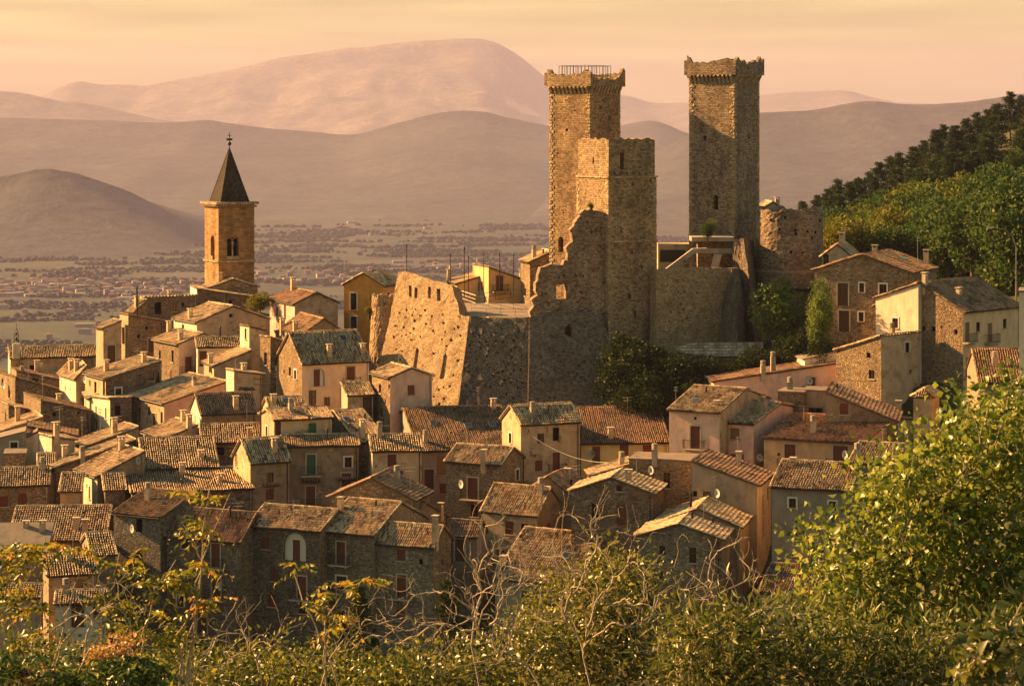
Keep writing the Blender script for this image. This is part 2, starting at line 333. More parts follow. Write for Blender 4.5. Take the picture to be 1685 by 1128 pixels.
mountain('mountain_spur', [(0, 149), (40, 153), (90, 165), (150, 171), (200, 182), (260, 196), (330, 206), (450, 216), (600, 226), (760, 240), (1000, 250), (1300, 250), (1685, 250)],
    17500, M['mt'], 4500, 3500, 21, .5, 2.0)
mountain('mountain_ridge', [(0, 194), (100, 196), (200, 200), (280, 203), (340, 196), (400, 207), (480, 214), (560, 222), (590, 222), (640, 206), (700, 190), (760, 180),
    (800, 184), (850, 197), (905, 207), (1000, 213), (1040, 202), (1075, 195), (1100, 205), (1140, 224), (1260, 215), (1400, 215), (1685, 200)], 12000, M['mtw'], 4200, 3000, 5, .6, 2.5)
mountain('mountain_flank', [(0, 500), (700, 420), (950, 300), (1090, 245), (1180, 198), (1250, 185), (1340, 182), (1400, 168), (1440, 166), (1490, 172), (1570, 170), (1640, 161), (1685, 153)],
    9200, M['mtw'], 2600, 2200, 8, .5, 2.5)
mountain('wooded_hill', [(0, 292), (50, 280), (80, 276), (130, 286), (200, 309), (260, 339), (310, 371), (345, 398), (380, 425), (480, 445), (800, 450), (1200, 455), (1685, 455)],
    6600, M['mtw'], 900, 1500, 12, .3, 3.0, 1.0)
pv = [(-30000, -1800, PLAIN), (30000, -1800, PLAIN), (30000, 30000, PLAIN), (-30000, 30000, PLAIN)]
tag(MB().add(pv, [(0, 1, 2, 3)]).obj('plain', M['plain']), kind='structure')
def far_woods():
    """tree cover of the valley, far too many and too small to count"""
    t = (1 + 5 ** .5) / 2
    ico = np.array([(-1, t, 0), (1, t, 0), (-1, -t, 0), (1, -t, 0), (0, -1, t), (0, 1, t), (0, -1, -t), (0, 1, -t), (t, 0, -1), (t, 0, 1), (-t, 0, -1), (-t, 0, 1)]) / 1.9
    icf = np.array([(0, 11, 5), (0, 5, 1), (0, 1, 7), (0, 7, 10), (0, 10, 11), (1, 5, 9), (5, 11, 4), (11, 10, 2), (10, 7, 6), (7, 1, 8), (3, 9, 4), (3, 4, 2), (3, 2, 6), (3, 6, 8),
                    (3, 8, 9), (4, 9, 5), (2, 4, 11), (6, 2, 10), (8, 6, 7), (9, 8, 1)])
    n = 170000; y = 2600 + 5200 * RNG.random(n) ** 1.15; x = (RNG.random(n) * 1.1 - .6) * y * .45
    d = fbm(x / 190., y / 90., 31, 5); keep = d + RNG.random(n) * .03 > .56
    x, y = x[keep][:36000], y[keep][:36000]; n = len(x)
    r = (2.2 + 4.2 * RNG.random(n) ** 1.6) * (y / 4200.) ** .35
    V = ico[None] * (r[:, None, None] * (.5 + .85 * RNG.random((n, 12, 1)))) * np.array([1.25, 1.15, .75])
    V = V + np.stack([x, y, PLAIN + r * .6], -1)[:, None, :]
    Fc = icf[None] + (np.arange(n) * 12)[:, None, None]
    o = link('far_woods', np_mesh('far_woods', V.reshape(-1, 3), Fc.reshape(-1, 3), M['lf'], np.repeat(RNG.random(n) * .75, 12)))
    tag(o, 'dark green tree cover scattered over the hazy valley floor', 'woods', kind='stuff')
far_woods()
def far_town():
    roofs = [flat('town_roof_%s' % c, v) for c, v in (('red', (.2, .1, .075)), ('brown', (.15, .1, .085)), ('grey', (.2, .18, .17)))]
    walls = [flat('town_wall_%s' % c, v) for c, v in (('cream', (.25, .2, .17)), ('pink', (.22, .155, .135)), ('white', (.3, .27, .25)))]
    kinds = []
    for k, (w, d, h) in enumerate([(13, 11, 8), (18, 12, 11), (26, 12, 13), (34, 14, 10), (15, 14, 16), (46, 18, 8)]):
        wm = MB().box((0, 0, h / 2), (w, d, h)).mesh('wall', walls[k % 3])
        rr = 2.6; i = min(w, d) / 2
        rm = MB().add([(-w / 2 - .8, -d / 2 - .8, h), (w / 2 + .8, -d / 2 - .8, h), (w / 2 + .8, d / 2 + .8, h), (-w / 2 - .8, d / 2 + .8, h), (-w / 2 + i, 0, h + rr), (w / 2 - i, 0, h + rr)],
            [(0, 1, 5, 4), (1, 2, 5), (2, 3, 4, 5), (3, 0, 4), (3, 2, 1, 0)]).mesh('roof', roofs[(0, 0, 1, 0, 1, 2)[k]])
        b = MB()
        for q in range(int(w / 3.2)):
            for z in range(int(h / 3.1)): b.box((-w / 2 + 2 + q * 3.2, -d / 2 - .03, 1.8 + z * 3.1), (1.3, .1, 1.5))
        kinds.append((wm, rm, b.mesh('window_rows', M['dark'])))
    r = random.Random(4); n = 0; used = []
    spots = [(0, 330, 462, 488, 130), (180, 330, 478, 496, 20), (410, 640, 446, 468, 45), (640, 900, 430, 448, 30), (560, 720, 352, 420, 10), (0, 260, 505, 560, 8)]
    for x0, x1, y0, y1, c in spots:
        for q in range(c):
            for tr in range(12):
                px = r.uniform(x0, x1); py = y0 + (y1 - y0) * r.random(); Y = -PLAIN * F / (py - HY); X = (px - CX) * Y / F
                if all(abs(X - a) + abs(Y - b) > 34 for a, b in used): break
            used.append((X, Y)); k = r.choice([0, 0, 1, 1, 2, 2, 3, 4, 4, 5]); rz = r.choice([0.15, 0.15, -.1, .4, 1.7])
            e = empty('town_house', (X, Y, PLAIN), rz, ['small red roofed house', 'red roofed apartment house', 'long brown roofed apartment block', 'long red roofed building',
                'tall brown roofed block', 'wide pale factory shed'][k] + ' in the hazy far town on the plain', 'house', 'houses of the far town')
            e.scale = (.72, .72, .66); link('wall', kinds[k][0], e); link('roof', kinds[k][1], e); tag(link('window_rows', kinds[k][2], e), kind='stuff')
far_town()
# ---------------------------------------------------------------- evening haze
def haze():
    hb = MB().box((0, 14250, (PLAIN - 8 + 960) / 2), (62000, 33500, 960 - PLAIN + 8))
    m = bpy.data.materials.new('haze'); m.use_nodes = True; nt = m.node_tree; nt.nodes.remove(nt.nodes['Principled BSDF'])
    v = nt.nodes.new('ShaderNodeVolumePrincipled'); v.inputs['Color'].default_value = (.64, .61, 1.0, 1); v.inputs['Density'].default_value = HAZE
    v.inputs['Anisotropy'].default_value = 0.0
    nt.links.new(v.outputs[0], nt.nodes['Material Output'].inputs['Volume'])
    o = link('haze', hb.mesh('haze', m)); o['kind'] = 'stuff'
HAZE = 3.7e-5
haze()
# ---------------------------------------------------------------- house kit
ANCH = []                                             # ground heights under everything that stands on the hill
def inpoly(x, y, poly):
    c = False; m = len(poly)
    for i in range(m):
        x1, y1 = poly[i]; x2, y2 = poly[(i + 1) % m]
        if (y1 > y) != (y2 > y) and x < (x2 - x1) * (y - y1) / (y2 - y1) + x1: c = not c
    return c
def cdt(outline, holes, extra=()):
    bb = [(min(p[0] for p in h) - .05, max(p[0] for p in h) + .05, min(p[1] for p in h) - .05, max(p[1] for p in h) + .05) for h in holes]
    extra = [p for p in extra if inpoly(p[0], p[1], outline) and not any(b[0] < p[0] < b[1] and b[2] < p[1] < b[3] for b in bb)]
    pts = [Vector(p) for p in outline]; n = len(pts); edges = [(i, (i + 1) % n) for i in range(n)]
    for h in holes:
        k = len(pts); m = len(h); pts += [Vector(p) for p in h]; edges += [(k + i, k + (i + 1) % m) for i in range(m)]
    pts += [Vector(p) for p in extra]
    v, e, f, *_ = delaunay_2d_cdt(pts, edges, [], 0, 1e-5)
    keep = []
    for q in f:
        cx, cy = sum(v[i][0] for i in q) / len(q), sum(v[i][1] for i in q) / len(q)
        if not inpoly(cx, cy, outline): continue
        if any(b[0] < cx < b[1] and b[2] < cy < b[3] and inpoly(cx, cy, h) for b, h in zip(bb, holes)): continue
        keep.append(q)
    return v, keep
def clean(poly):
    a = sum(poly[i][0] * poly[(i + 1) % len(poly)][1] - poly[(i + 1) % len(poly)][0] * poly[i][1] for i in range(len(poly)))
    return list(poly) if a > 0 else list(poly)[::-1]
def face_into(mb, o, ux, nin, outline, holes, depth=.24):
    """a wall face in the vertical plane (o, ux, z) with real openings; nin points into the wall"""
    o, ux, nin = Vector(o), Vector(ux), Vector(nin)
    P = lambda p: o + ux * p[0] + Vector((0, 0, p[1]))
    v, f = cdt(clean(outline), [clean(h) for h in holes])
    mb.add([P(p) for p in v], [tuple(q) for q in f], [(p[0], p[1]) for p in v])
    for h in holes:
        h = clean(h); n = len(h)
        vs = [P(p) for p in h] + [P(p) + nin * depth for p in h]
        mb.add(vs, [(i, (i + 1) % n, n + (i + 1) % n, n + i) for i in range(n)], [(p[0], p[1]) for p in h] + [(p[0] + .2, p[1] + .2) for p in h])
def rect(u, z, w, h): return [(u - w / 2, z - h / 2), (u + w / 2, z - h / 2), (u + w / 2, z + h / 2), (u - w / 2, z + h / 2)]
def arch(u, z, w, h, n=8, pointed=False):
    r = w / 2; top = z + h / 2 - r * (1.35 if pointed else 1)
    pts = [(u - r, z - h / 2), (u + r, z - h / 2)]
    for k in range(n + 1):
        t = math.pi * k / n; s = math.sin(t)
        pts.append((u + r * math.cos(t), top + (r * (1.35 if pointed else 1)) * s))
    return pts
def tiles(O, E, S_, l=0., r=0., w=.27, p=.44, rng=RNG, ridge=True, verge=(True, True), l2=None):
    O, E, S_ = (np.array(q, float) for q in (O, E, S_)); LE, LS = np.linalg.norm(E), np.linalg.norm(S_); e, s = E / LE, S_ / LS
    n = np.cross(e, s); n = n if n[2] > 0 else -n
    nc, nr = max(2, int(round(LE / w))), max(2, int(round(LS / p))); w, p = LE / nc, LS / nr
    I, J = np.meshgrid(np.arange(nc), np.arange(nr), indexing='ij')
    jx = (rng.random(I.shape) - .5) * .05; wob = (rng.random((nc, 1)) - .5) * .05
    u = (I + .5) * w + jx + wob; v0 = J * p - .05; v1 = (J + 1) * p
    offs = np.array([-.5, -.3, 0, .3, .5]) * w * .74; hts = np.array([-.02, .1, .165, .1, -.02])
    lift = (rng.random(I.shape) * .03 + .035)
    V = np.zeros((nc, nr, 2, 5, 3))
    sag = lambda uu, vv: -.10 * np.sin(np.pi * np.clip(uu / LE, 0, 1)) * np.sin(np.pi * np.clip(vv / LS, 0, 1)) + .05 * np.sin(uu * 1.1 + LE) * np.sin(vv * .9 + 1)
    for k, vv in enumerate((v0, v1)):
        uu = u[..., None] + offs * (1.0 if k == 0 else .86); tw = (rng.random(I.shape) - .5) * .05
        hh = hts[None, None] * (1.0 if k == 0 else .8) + (lift if k == 0 else 0.0 * lift)[..., None] + .02 + sag(u, vv)[..., None]
        V[:, :, k] = O + e * (uu + tw[..., None] * k)[..., None] + s * (vv[..., None, None] + np.zeros_like(uu)[..., None]) + n * hh[..., None]
    tt = (J + .5) / nr; keep = ((u > l * tt) & (u < LE - r * tt)).ravel()
    keep &= (rng.random(keep.shape) > .004)
    V = V.reshape(-1, 10, 3)[keep]; cnt = len(V)
    q = np.array([(i, i + 1, i + 6, i + 5) for i in range(4)]); Fc = (q[None] + (np.arange(cnt) * 10)[:, None, None]).reshape(-1, 4)
    lo = fbm(u / 1.7 + O[0], (J * p) / 1.7 + O[1] * .3, 77, 3).ravel()[keep]
    t = np.clip(.5 + (lo - .5) * 1.1 + (rng.random(cnt) - .5) * .75, 0, 1); t = np.where(rng.random(cnt) < .06, rng.random(cnt) * .2, t)
    tint = np.repeat(t, 10); V = V.reshape(-1, 3)
    caps = []
    if ridge: caps.append((O + S_ + e * l + n * .08, O + S_ + E - e * r + n * .08, .13))
    for sd, b0, b1 in ((verge[0], O, O + S_), (verge[1], O + E, O + E + S_)):
        if sd: caps.append((b0 + n * .06, b1 + n * .06, .10))
    for A, B, rad in caps:                            # ridge and verge courses, tile by tile
        L = np.linalg.norm(B - A); 
        if L < .5: continue
        m = max(2, int(L / .42)); d = (B - A) / L; sd = np.cross(d, n)
        for k in range(m):
            a0 = A + d * (L * k / m - .03); a1 = A + d * (L * (k + 1) / m); rr = rad * (.85 + .3 * rng.random())
            ring = [(sd * math.cos(q_) * rr + n * (math.sin(q_) * rr)) for q_ in (0, .8, 1.57, 2.35, 3.14)]
            base = len(V); V = np.concatenate([V, [a0 + x + n * .03 for x in ring], [a1 + x * .85 for x in ring]])
            Fc = np.concatenate([Fc, [(base + i, base + i + 1, base + i + 6, base + i + 5) for i in range(4)]])
            tint = np.concatenate([tint, [float(np.clip(.45 + (rng.random() - .5) * .7, 0, 1))] * 10])
    return V, Fc, tint
# -- openings: kind -> (width, height)
SIZE = {'w': (.8, 1.1), 'W': (.8, 1.15), 's': (.9, 1.2), 'S': (.9, 1.25), 'g': (.95, 1.3), 'h': (.45, .55), 'v': (.3, .3), 'd': (1.0, 2.25), 'D': (1.0, 2.1), 'G': (1.0, 2.25), 'o': (1.0, 1.7),
        'A': (1.9, 2.6), 'n': (.7, 1.6), 'B': (1.1, 2.3), 'T': (1.0, 2.3), 't': (.95, 1.2)}
MESH = {}
def shared(key, fn):
    if key not in MESH: MESH[key] = fn()
    return MESH[key]
def frame_mesh(w, h, t=.07, mull=True, m=None):
    b = MB()
    for x in (-w / 2 + t / 2, w / 2 - t / 2) + ((0,) if mull else ()): b.box((x, 0, 0), (t, .06, h))
    for z in (-h / 2 + t / 2, h / 2 - t / 2) + ((h * .12,) if h > 1.3 else ()): b.box((0, .003, z), (w - .004, .05, t))
    return b.mesh('frame', m or M['wood'])
def shutter_mesh(w, h, m):
    b = MB().box((0, 0, 0), (w, .04, h))
    for z in (-h * .33, h * .33): b.box((0, -.03, z), (w * .9, .03, .1))
    for k in range(int(h / .16)): b.box((0, -.026, -h / 2 + .1 + k * .16), (w * .72, .02, .07))
    return b.mesh('shutter', m)
def surround_mesh(w, h, t, m, d=.05):
    b = MB(); b.box((-w / 2 - t / 2, -d / 2 + .01, 0), (t, d + .02, h)).box((w / 2 + t / 2, -d / 2 + .01, 0), (t, d + .02, h)).box((0, -d / 2 + .008, h / 2 + t / 2), (w + 2 * t, d + .03, t))
    return b.mesh('surround', m)
def railing_mesh(w, d, h=.95, m=None):
    b = MB()
    for z in (0.06, h): b.box((0, -d + .03, z), (w, .035, .035)); b.box((-w / 2, -d / 2, z), (.035, d, .033)); b.box((w / 2, -d / 2, z), (.035, d, .033))
    k = int(w / .13)
    for i in range(k + 1): b.box((-w / 2 + w * i / k, -d + .03, h / 2), (.018, .018, h))
    for sx in (-1, 1):
        for i in range(1, int(d / .13)): b.box((sx * w / 2, -d + i * .13, h / 2), (.018, .018, h))
    return b.mesh('railing', m or M['metal'])
def put_opening(root, kind, w, h, loc, rz):
    key = lambda s: (s, kind, w, h)
    if kind in 'hv':
        return link('opening', shared(key('hole'), lambda: MB().box((0, .3, 0), (w + .02, .1, h + .02)).mesh('opening', M['dark'])), root, loc, rz)
    if kind in 'oA':
        o = link('opening', shared(key('hole'), lambda: MB().box((0, .34, 0), (w + .3, .1, h + .3)).mesh('opening', M['dark'] if kind == 'o' else M['white'])), root, loc, rz)
        if kind == 'A':
            link('door', shared(key('door'), lambda: shutter_mesh(.8, 2.1, M['woodr'])), o, (.05, .26, -h / 2 + 1.06))
        return o
    if kind in 'wWn':
        o = link('window', shared(key('frame'), lambda: frame_mesh(w, h, .06, w > .6, M['wood'])), root, (loc[0], loc[1], loc[2]), rz)
        o.location = Vector(loc) + Matrix.Rotation(rz, 3, 'Z') @ Vector((0, .13, 0))
        link('pane', shared(key('pane'), lambda: MB().box((0, .06, 0), (w, .02, h)).mesh('pane', M['glass'])), o)
        link('sill', shared(key('sill'), lambda: MB().box((0, -.16, -h / 2 - .05), (w + .24, .2, .09)).mesh('sill', M['trim'])), o)
        if kind == 'W': link('surround', shared(key('sur'), lambda: surround_mesh(w, h, .16, M['white'])), o, (0, -.13, 0))
        return o
    if kind in 'sSgt':
        mm = {'s': M['woodr'], 'S': M['woodr'], 'g': M['green'], 't': M['woodl']}[kind]
        o = link('window', shared(key('back'), lambda: MB().box((0, .2, 0), (w, .04, h)).mesh('window', M['dark'])), root, loc, rz)
        for sx in (-1, 1): link('shutter', shared(key('sh'), lambda: shutter_mesh(w / 2 - .015, h - .02, mm)), o, (sx * w / 4, .09, 0))
        link('sill', shared(key('sill'), lambda: MB().box((0, -.03, -h / 2 - .05), (w + .24, .2, .09)).mesh('sill', M['trim'])), o)
        if kind in 'S': link('surround', shared(key('sur'), lambda: surround_mesh(w, h, .15, M['white'])), o)
        return o
    mm = {'d': M['woodr'], 'D': M['wood'], 'G': M['green'], 'B': M['wood'], 'T': M['woodl']}[kind]
    o = link('door', shared(key('back'), lambda: MB().box((0, .2, 0), (w, .04, h)).mesh('door', M['dark'])), root, loc, rz)
    for sx in (-1, 1): link('door_leaf', shared(key('sh'), lambda: shutter_mesh(w / 2 - .012, h - .02, mm)), o, (sx * w / 4, .1, 0))
    if kind in 'dBG': link('surround', shared(key('sur'), lambda: surround_mesh(w, h, .14, M['trim'])), o)
    if kind in 'dGT': balcony(root, (loc[0], loc[1], loc[2] - h / 2), rz, w + 1.3)
    return o
def balcony(root, loc, rz, w, d=.8):
    b = link('balcony', shared(('balc', round(w, 1)), lambda: MB().box((0, -d / 2, -.09), (w, d, .13)).box((-w * .35, -d * .35, -.23), (.16, d * .7, .18)).box((w * .35, -d * .35, -.23), (.16, d * .7, .18)).mesh('balcony', M['trim'])), root, loc, rz)
    link('railing', shared(('rail', round(w, 1)), lambda: railing_mesh(w - .06, d - .05)), b)
def chimney(root, p, kind='c', hgt=1.2):
    hgt = round(hgt, 1)
    if kind == 'p':
        o = link('stove_pipe', shared(('pipe', hgt), lambda: MB().cyl((0, 0, -.4), .12, hgt + .4, 8).mesh('stove_pipe', M['metal'])), root, p)
        link('cowl', shared(('pcap', hgt), lambda: MB().cyl((0, 0, hgt - .02), .2, .12, 8, .08).mesh('cowl', M['metal'])), o); return o
    if kind == 'r':
        o = link('chimney', shared(('chr', hgt), lambda: MB().box((0, 0, hgt / 2 - .4), (.55, .55, hgt + .8)).mesh('chimney', M['conc'])), root, p)
        def rings():
            b = MB()
            for k in range(4): b.cyl((0, 0, hgt + .02 + k * .16), .34, .07, 10, .3)
            return b.cyl((0, 0, hgt), .22, .6, 8).mesh('cowl', M['pg'])
        link('cowl', shared(('ring', hgt), rings), o); return o
    o = link('chimney', shared(('chc', hgt), lambda: MB().box((0, 0, hgt / 2 - .5), (.6, .5, hgt + 1.)).mesh('chimney', M['pl'])), root, p)
    def cap():
        b = MB().box((0, 0, hgt + .32), (.8, .7, .09))
        for sx in (-1, 1): b.box((sx * .22, 0, hgt + .14), (.12, .46, .28))
        return b.mesh('cap', M['tileb'] if False else M['trim'])
    link('cap', shared(('cap', hgt), cap), o); return o
def antenna(root, p, hgt=2.2, rz=0.4):
    def mk():
        b = MB().cyl((0, 0, -.3), .025, hgt + .3, 5)
        for z, l in ((hgt, 1.2), (hgt - .35, .9)):
            b.box((0, 0, z), (l, .025, .025))
            for k in range(6): b.box((-l / 2 + l * k / 5, 0.001, z), (.018, .5 - .04 * k, .018))
        return b.mesh('antenna', M['galv'])
    return link('antenna', shared(('ant', round(hgt, 1)), mk), root, p, rz)
def dish_obj(root, p, rz):
    def mk():
        b = MB(); n = 12; vs = [(0, 0, 0)]; 
        for q in range(1, 4):
            r = .42 * q / 3
            vs += [(r * math.cos(2 * math.pi * k / n), -.35 * r * r * 1.6, r * 1.1 * math.sin(2 * math.pi * k / n)) for k in range(n)]
        fs = [(0, 1 + k, 1 + (k + 1) % n) for k in range(n)]
        for q in range(2): fs += [(1 + q * n + k, 1 + q * n + (k + 1) % n, 1 + (q + 1) * n + (k + 1) % n, 1 + (q + 1) * n + k) for k in range(n)]
        b.add(vs, fs); return b.mesh('satellite_dish', M['dish'], True)
    o = link('satellite_dish', shared('dish', mk), root, p, rz)
    link('dish_arm', shared('disharm', lambda: MB().tube([(0, 0, 0), (0, .15, -.1), (0, .4, -.1)], .025, 5).tube([(0, -.02, -.42), (0, -.45, -.1)], .015, 4).mesh('dish_arm', M['galv'])), o)
    return o
NH = [0]
def H(name, label, Y, xc, ye, x0=None, x1=None, a=None, b=None, th=8, roof='F', yr=None, rise=None, pitch=21., wall='st', wallL=None, h=9., win=(), chim=(), ant=(), dish=(), skyl=(), awn=(),
      tile='tile', pipe=True, cat='house', over=.32, tw=.24):
    NH[0] += 1; rng = np.random.default_rng(100 + NH[0]); t = math.radians(th); dU = np.array([math.cos(t), math.sin(t), 0]); dV = np.array([-math.sin(t), math.cos(t), 0])
    C = at(xc, ye, Y); ze = C[2]; tp = math.tan(math.radians(pitch)); c_, s_ = math.cos(t), math.sin(t)
    if a is None: k = (x1 - CX) / F; a = (k * Y - C[0]) / (dU[0] - k * dU[1])
    if b is None and x0 is not None: k = (x0 - CX) / F; b = (k * Y - C[0]) / (dV[0] - k * dV[1])
    if b is None and yr is not None and roof in ('F', 'sF', 'hip'):
        td = (ye - yr) * Y / F / (tp + (yr - HY) / F * c_); b = max(2.5, td * (2 if roof in ('F', 'hip') else 1)); rise = rise or td * tp
    b = b or 7.0
    if rise is None and yr is not None:
        u, v = {'F': (0, b / 2), 'hip': (a / 2, b / 2), 'sF': (0, b), 'L': (a / 2, 0), 'sL': (a, 0), 'sR': (a, 0), 'sB': (0, b)}.get(roof, (0, 0))
        Yr = Y + u * s_ + v * c_; rise = -(yr - HY) * Yr / F - ze
        if roof in ('sR', 'sB'): rise = -rise
    if rise is None: rise = tp * {'F': b / 2, 'hip': min(a, b) / 2, 'sF': b, 'L': a / 2, 'sL': a, 'sR': a, 'sB': b}.get(roof, 0)
    zb = ze - h; loc = Vector((C[0], C[1], zb))
    root = empty(name, loc, t, label, cat)
    for q in ((.5, .5), (0, 0), (1, 0), (0, 1)):
        pp = C + dU * a * q[0] + dV * b * q[1]; ANCH.append((pp[0], pp[1], zb))
    zf = {'F': lambda u, v: h + rise * (1 - abs(v - b / 2) / (b / 2)), 'L': lambda u, v: h + rise * (1 - abs(u - a / 2) / (a / 2)), 'sF': lambda u, v: h + rise * v / b,
          'sB': lambda u, v: h - rise * v / b, 'sL': lambda u, v: h + rise * u / a, 'sR': lambda u, v: h - rise * u / a}.get(roof, lambda u, v: h)
    D = -5.0
    outF = [(0, D), (a, D), (a, zf(a, 0))] + ([(a / 2, zf(a / 2, 0))] if roof == 'L' else []) + [(0, zf(0, 0))]
    outL = [(0, D), (b, D), (b, zf(0, 0))] + ([(b / 2, zf(0, b / 2))] if roof == 'F' else []) + [(0, zf(0, b))]
    outB = [(0, D), (a, D), (a, zf(0, b))] + ([(a / 2, zf(a / 2, b))] if roof == 'L' else []) + [(0, zf(a, b))]
    outR = [(0, D), (b, D), (b, zf(a, b))] + ([(b / 2, zf(a, b / 2))] if roof == 'F' else []) + [(0, zf(a, 0))]
    holes = {'F': [], 'L': []}; ops = []
    def onface(px, py, fc):
        d = np.array([(px - CX) / F, 1, -(py - HY) / F]); nrm = dV if fc == 'F' else dU
        k = (C @ nrm) / (d @ nrm); P = d * k; rel = P - C
        return (rel @ dU if fc == 'F' else b - rel @ dV), P[2] - zb
    for wv in win:
        px, py, kind = wv[:3]; fc = 'F' if px > xc else 'L'; w, hh = wv[3:5] if len(wv) > 4 else SIZE[kind]
        s0, z0 = onface(px, py, fc); L = a if fc == 'F' else b
        if L < w + .3: continue
        s0 = min(max(s0, w / 2 + .12), L - w / 2 - .12)
        top = (zf(s0, 0) if fc == 'F' else zf(0, b - s0)) - hh / 2 - .12; z0 = min(z0, top)
        if any(abs(s0 - q[0]) < (w + q[2]) / 2 + .06 and abs(z0 - q[1]) < (hh + q[3]) / 2 + .06 for q in holes[fc]): continue
        holes[fc].append((s0, z0, w, hh, kind)); ops.append((fc, s0, z0, w, hh, kind))
    rw = random.Random(NH[0] * 13 + 5)
    for fc, L in (('F', a), ('L', b)):                  # plain openings where a wall would stay blind
        if L < 3.4 or roof == 'flat' or h < 5 or cat in ('tower', 'shed'): continue
        z1 = h - 1.7; have = len(holes[fc])
        while z1 > h - 8 and have < 5:
            for f_ in ((.3, .72) if L > 6 else (.5,)):
                if rw.random() < .7:
                    kind = rw.choice(['w', 's', 'h', 'n', 'w', 's', 'W', 'v', 'h']); w, hh = SIZE[kind]; s0 = L * (f_ + rw.uniform(-.08, .08)); z0 = z1 + rw.uniform(-.25, .15)
                    if hh > 1.5: hh = 1.5
                    if any(abs(s0 - q[0]) < (w + q[2]) / 2 + .7 and abs(z0 - q[1]) < (hh + q[3]) / 2 + .5 for q in holes[fc]) or s0 < w / 2 + .3 or s0 > L - w / 2 - .3: continue
                    if z0 + hh / 2 + .2 > (zf(s0, 0) if fc == 'F' else zf(0, b - s0)): continue
                    holes[fc].append((s0, z0, w, hh, kind)); ops.append((fc, s0, z0, w, hh, kind)); have += 1
            z1 -= 2.8
    hp = {f: [arch(*q[:4]) if q[4] == 'A' else rect(*q[:4]) for q in holes[f]] for f in holes}
    mb = MB(); face_into(mb, (0, 0, 0), (1, 0, 0), (0, 1, 0), outF, hp['F'])
    ml = mb if not wallL else MB(); face_into(ml, (0, b, 0), (0, -1, 0), (1, 0, 0), outL, hp['L'])
    face_into(mb, (a, b, 0), (-1, 0, 0), (0, -1, 0), outB, []); face_into(mb, (a, 0, 0), (0, 1, 0), (-1, 0, 0), outR, [])
    mb.obj('wall', M[wall], root)
    if wallL: ml.obj('wall', M[wallL], root)
    for fc, s0, z0, w, hh, kind in ops:
        if fc == 'F': put_opening(root, kind, w, hh, Vector((s0, 0, z0)), 0.0)
        else: put_opening(root, kind, w, hh, Vector((0, b - s0, z0)), -math.pi / 2)
    sl = {'F': [((0, 0, h), (a, 0, 0), (0, b / 2, rise), 0, 0), ((a, b, h), (-a, 0, 0), (0, -b / 2, rise), 0, 0)],
          'L': [((0, b, h), (0, -b, 0), (a / 2, 0, rise), 0, 0), ((a, 0, h), (0, b, 0), (-a / 2, 0, rise), 0, 0)],
          'sF': [((0, 0, h), (a, 0, 0), (0, b, rise), 0, 0)], 'sB': [((a, b, h - rise), (-a, 0, 0), (0, -b, rise), 0, 0)],
          'sL': [((0, b, h), (0, -b, 0), (a, 0, rise), 0, 0)], 'sR': [((a, 0, h - rise), (0, b, 0), (-a, 0, rise), 0, 0)]}.get(roof, [])
    if roof == 'hip':
        i = min(a, b) / 2 * .95
        sl = [((0, 0, h), (a, 0, 0), (0, b / 2, rise), i, i), ((a, b, h), (-a, 0, 0), (0, -b / 2, rise), i, i), ((0, b, h), (0, -b, 0), (i, 0, rise), b / 2, b / 2), ((a, 0, h), (0, b, 0), (-i, 0, rise), b / 2, b / 2)]
    R3 = np.array([[c_, -s_, 0], [s_, c_, 0], [0, 0, 1]]); slopes = []
    for qi, (O, E, S0, l, r) in enumerate(sl):
        O, E, S0 = (np.array(q, float) for q in (O, E, S0)); LE, LS = np.linalg.norm(E), np.linalg.norm(S0); e, s = E / LE, S0 / LS; n = np.cross(e, s)
        vg = .16 if l == 0 else 0.0
        O2 = O - s * over - e * vg + n * .06; E2 = e * (LE + 2 * vg); S2 = s * (LS + over)
        T = -n * .12; i2 = l + (l * over / LS if l else 0)
        cr = [O2, O2 + E2, O2 + E2 + S2 - e * r, O2 + S2 + e * l]
        ro = MB().add(cr + [q + T for q in cr], [(0, 1, 2, 3), (7, 6, 5, 4), (0, 4, 5, 1), (1, 5, 6, 2), (2, 6, 7, 3), (3, 7, 4, 0)]).obj('roof_slope', M['under'] if tile != 'sheet' else M['sheet'], root)
        vis = (R3 @ n) @ (R3 @ O + np.array(loc)) < 0
        slopes.append((ro, R3 @ O2 + np.array(loc), R3 @ E2, R3 @ S2, R3 @ n))
        if tile != 'sheet':
            if vis or True:
                p_, w_ = (.44, tw) if vis else (1.0, .5)
                Vt, Ft, tt = tiles(O2, E2, S2, l, r, w_, p_, rng, ridge=(vis or len(sl) == 1) and rise > .05, verge=(l == 0, r == 0))
                tag(link('roof_tiles', np_mesh('roof_tiles', Vt, Ft, M[tile], tt), ro), kind='stuff')
        if roof not in ('flat',) and vis and pipe and LE > 2.5 and l == 0:
            g0, g1 = O2 + e * .05 - s * .05 - n * .03, O2 + E2 - e * .05 - s * .05 - n * .03
            MB().tube([g0, g1], .055, 6).obj('gutter', M['metal'], root)
    if roof == 'flat':
        MB().box((a / 2, b / 2, h + .05), (a + .2, b + .2, .16)).obj('roof_slab', M['sheet'], root)
        slopes.append((root, C + np.array([0, 0, .13]), dU * a, dV * b, np.array([0, 0, 1.])))
    if pipe and h > 5 and a > 3:
        pu = a - .25; MB().tube([(pu, -.09, zf(pu, 0) - .2), (pu, -.09, D + 3)], .05, 6).obj('downpipe', M['metal' if NH[0] % 2 else 'galv'], root)
    iR = Matrix.Rotation(-t, 3, 'Z')
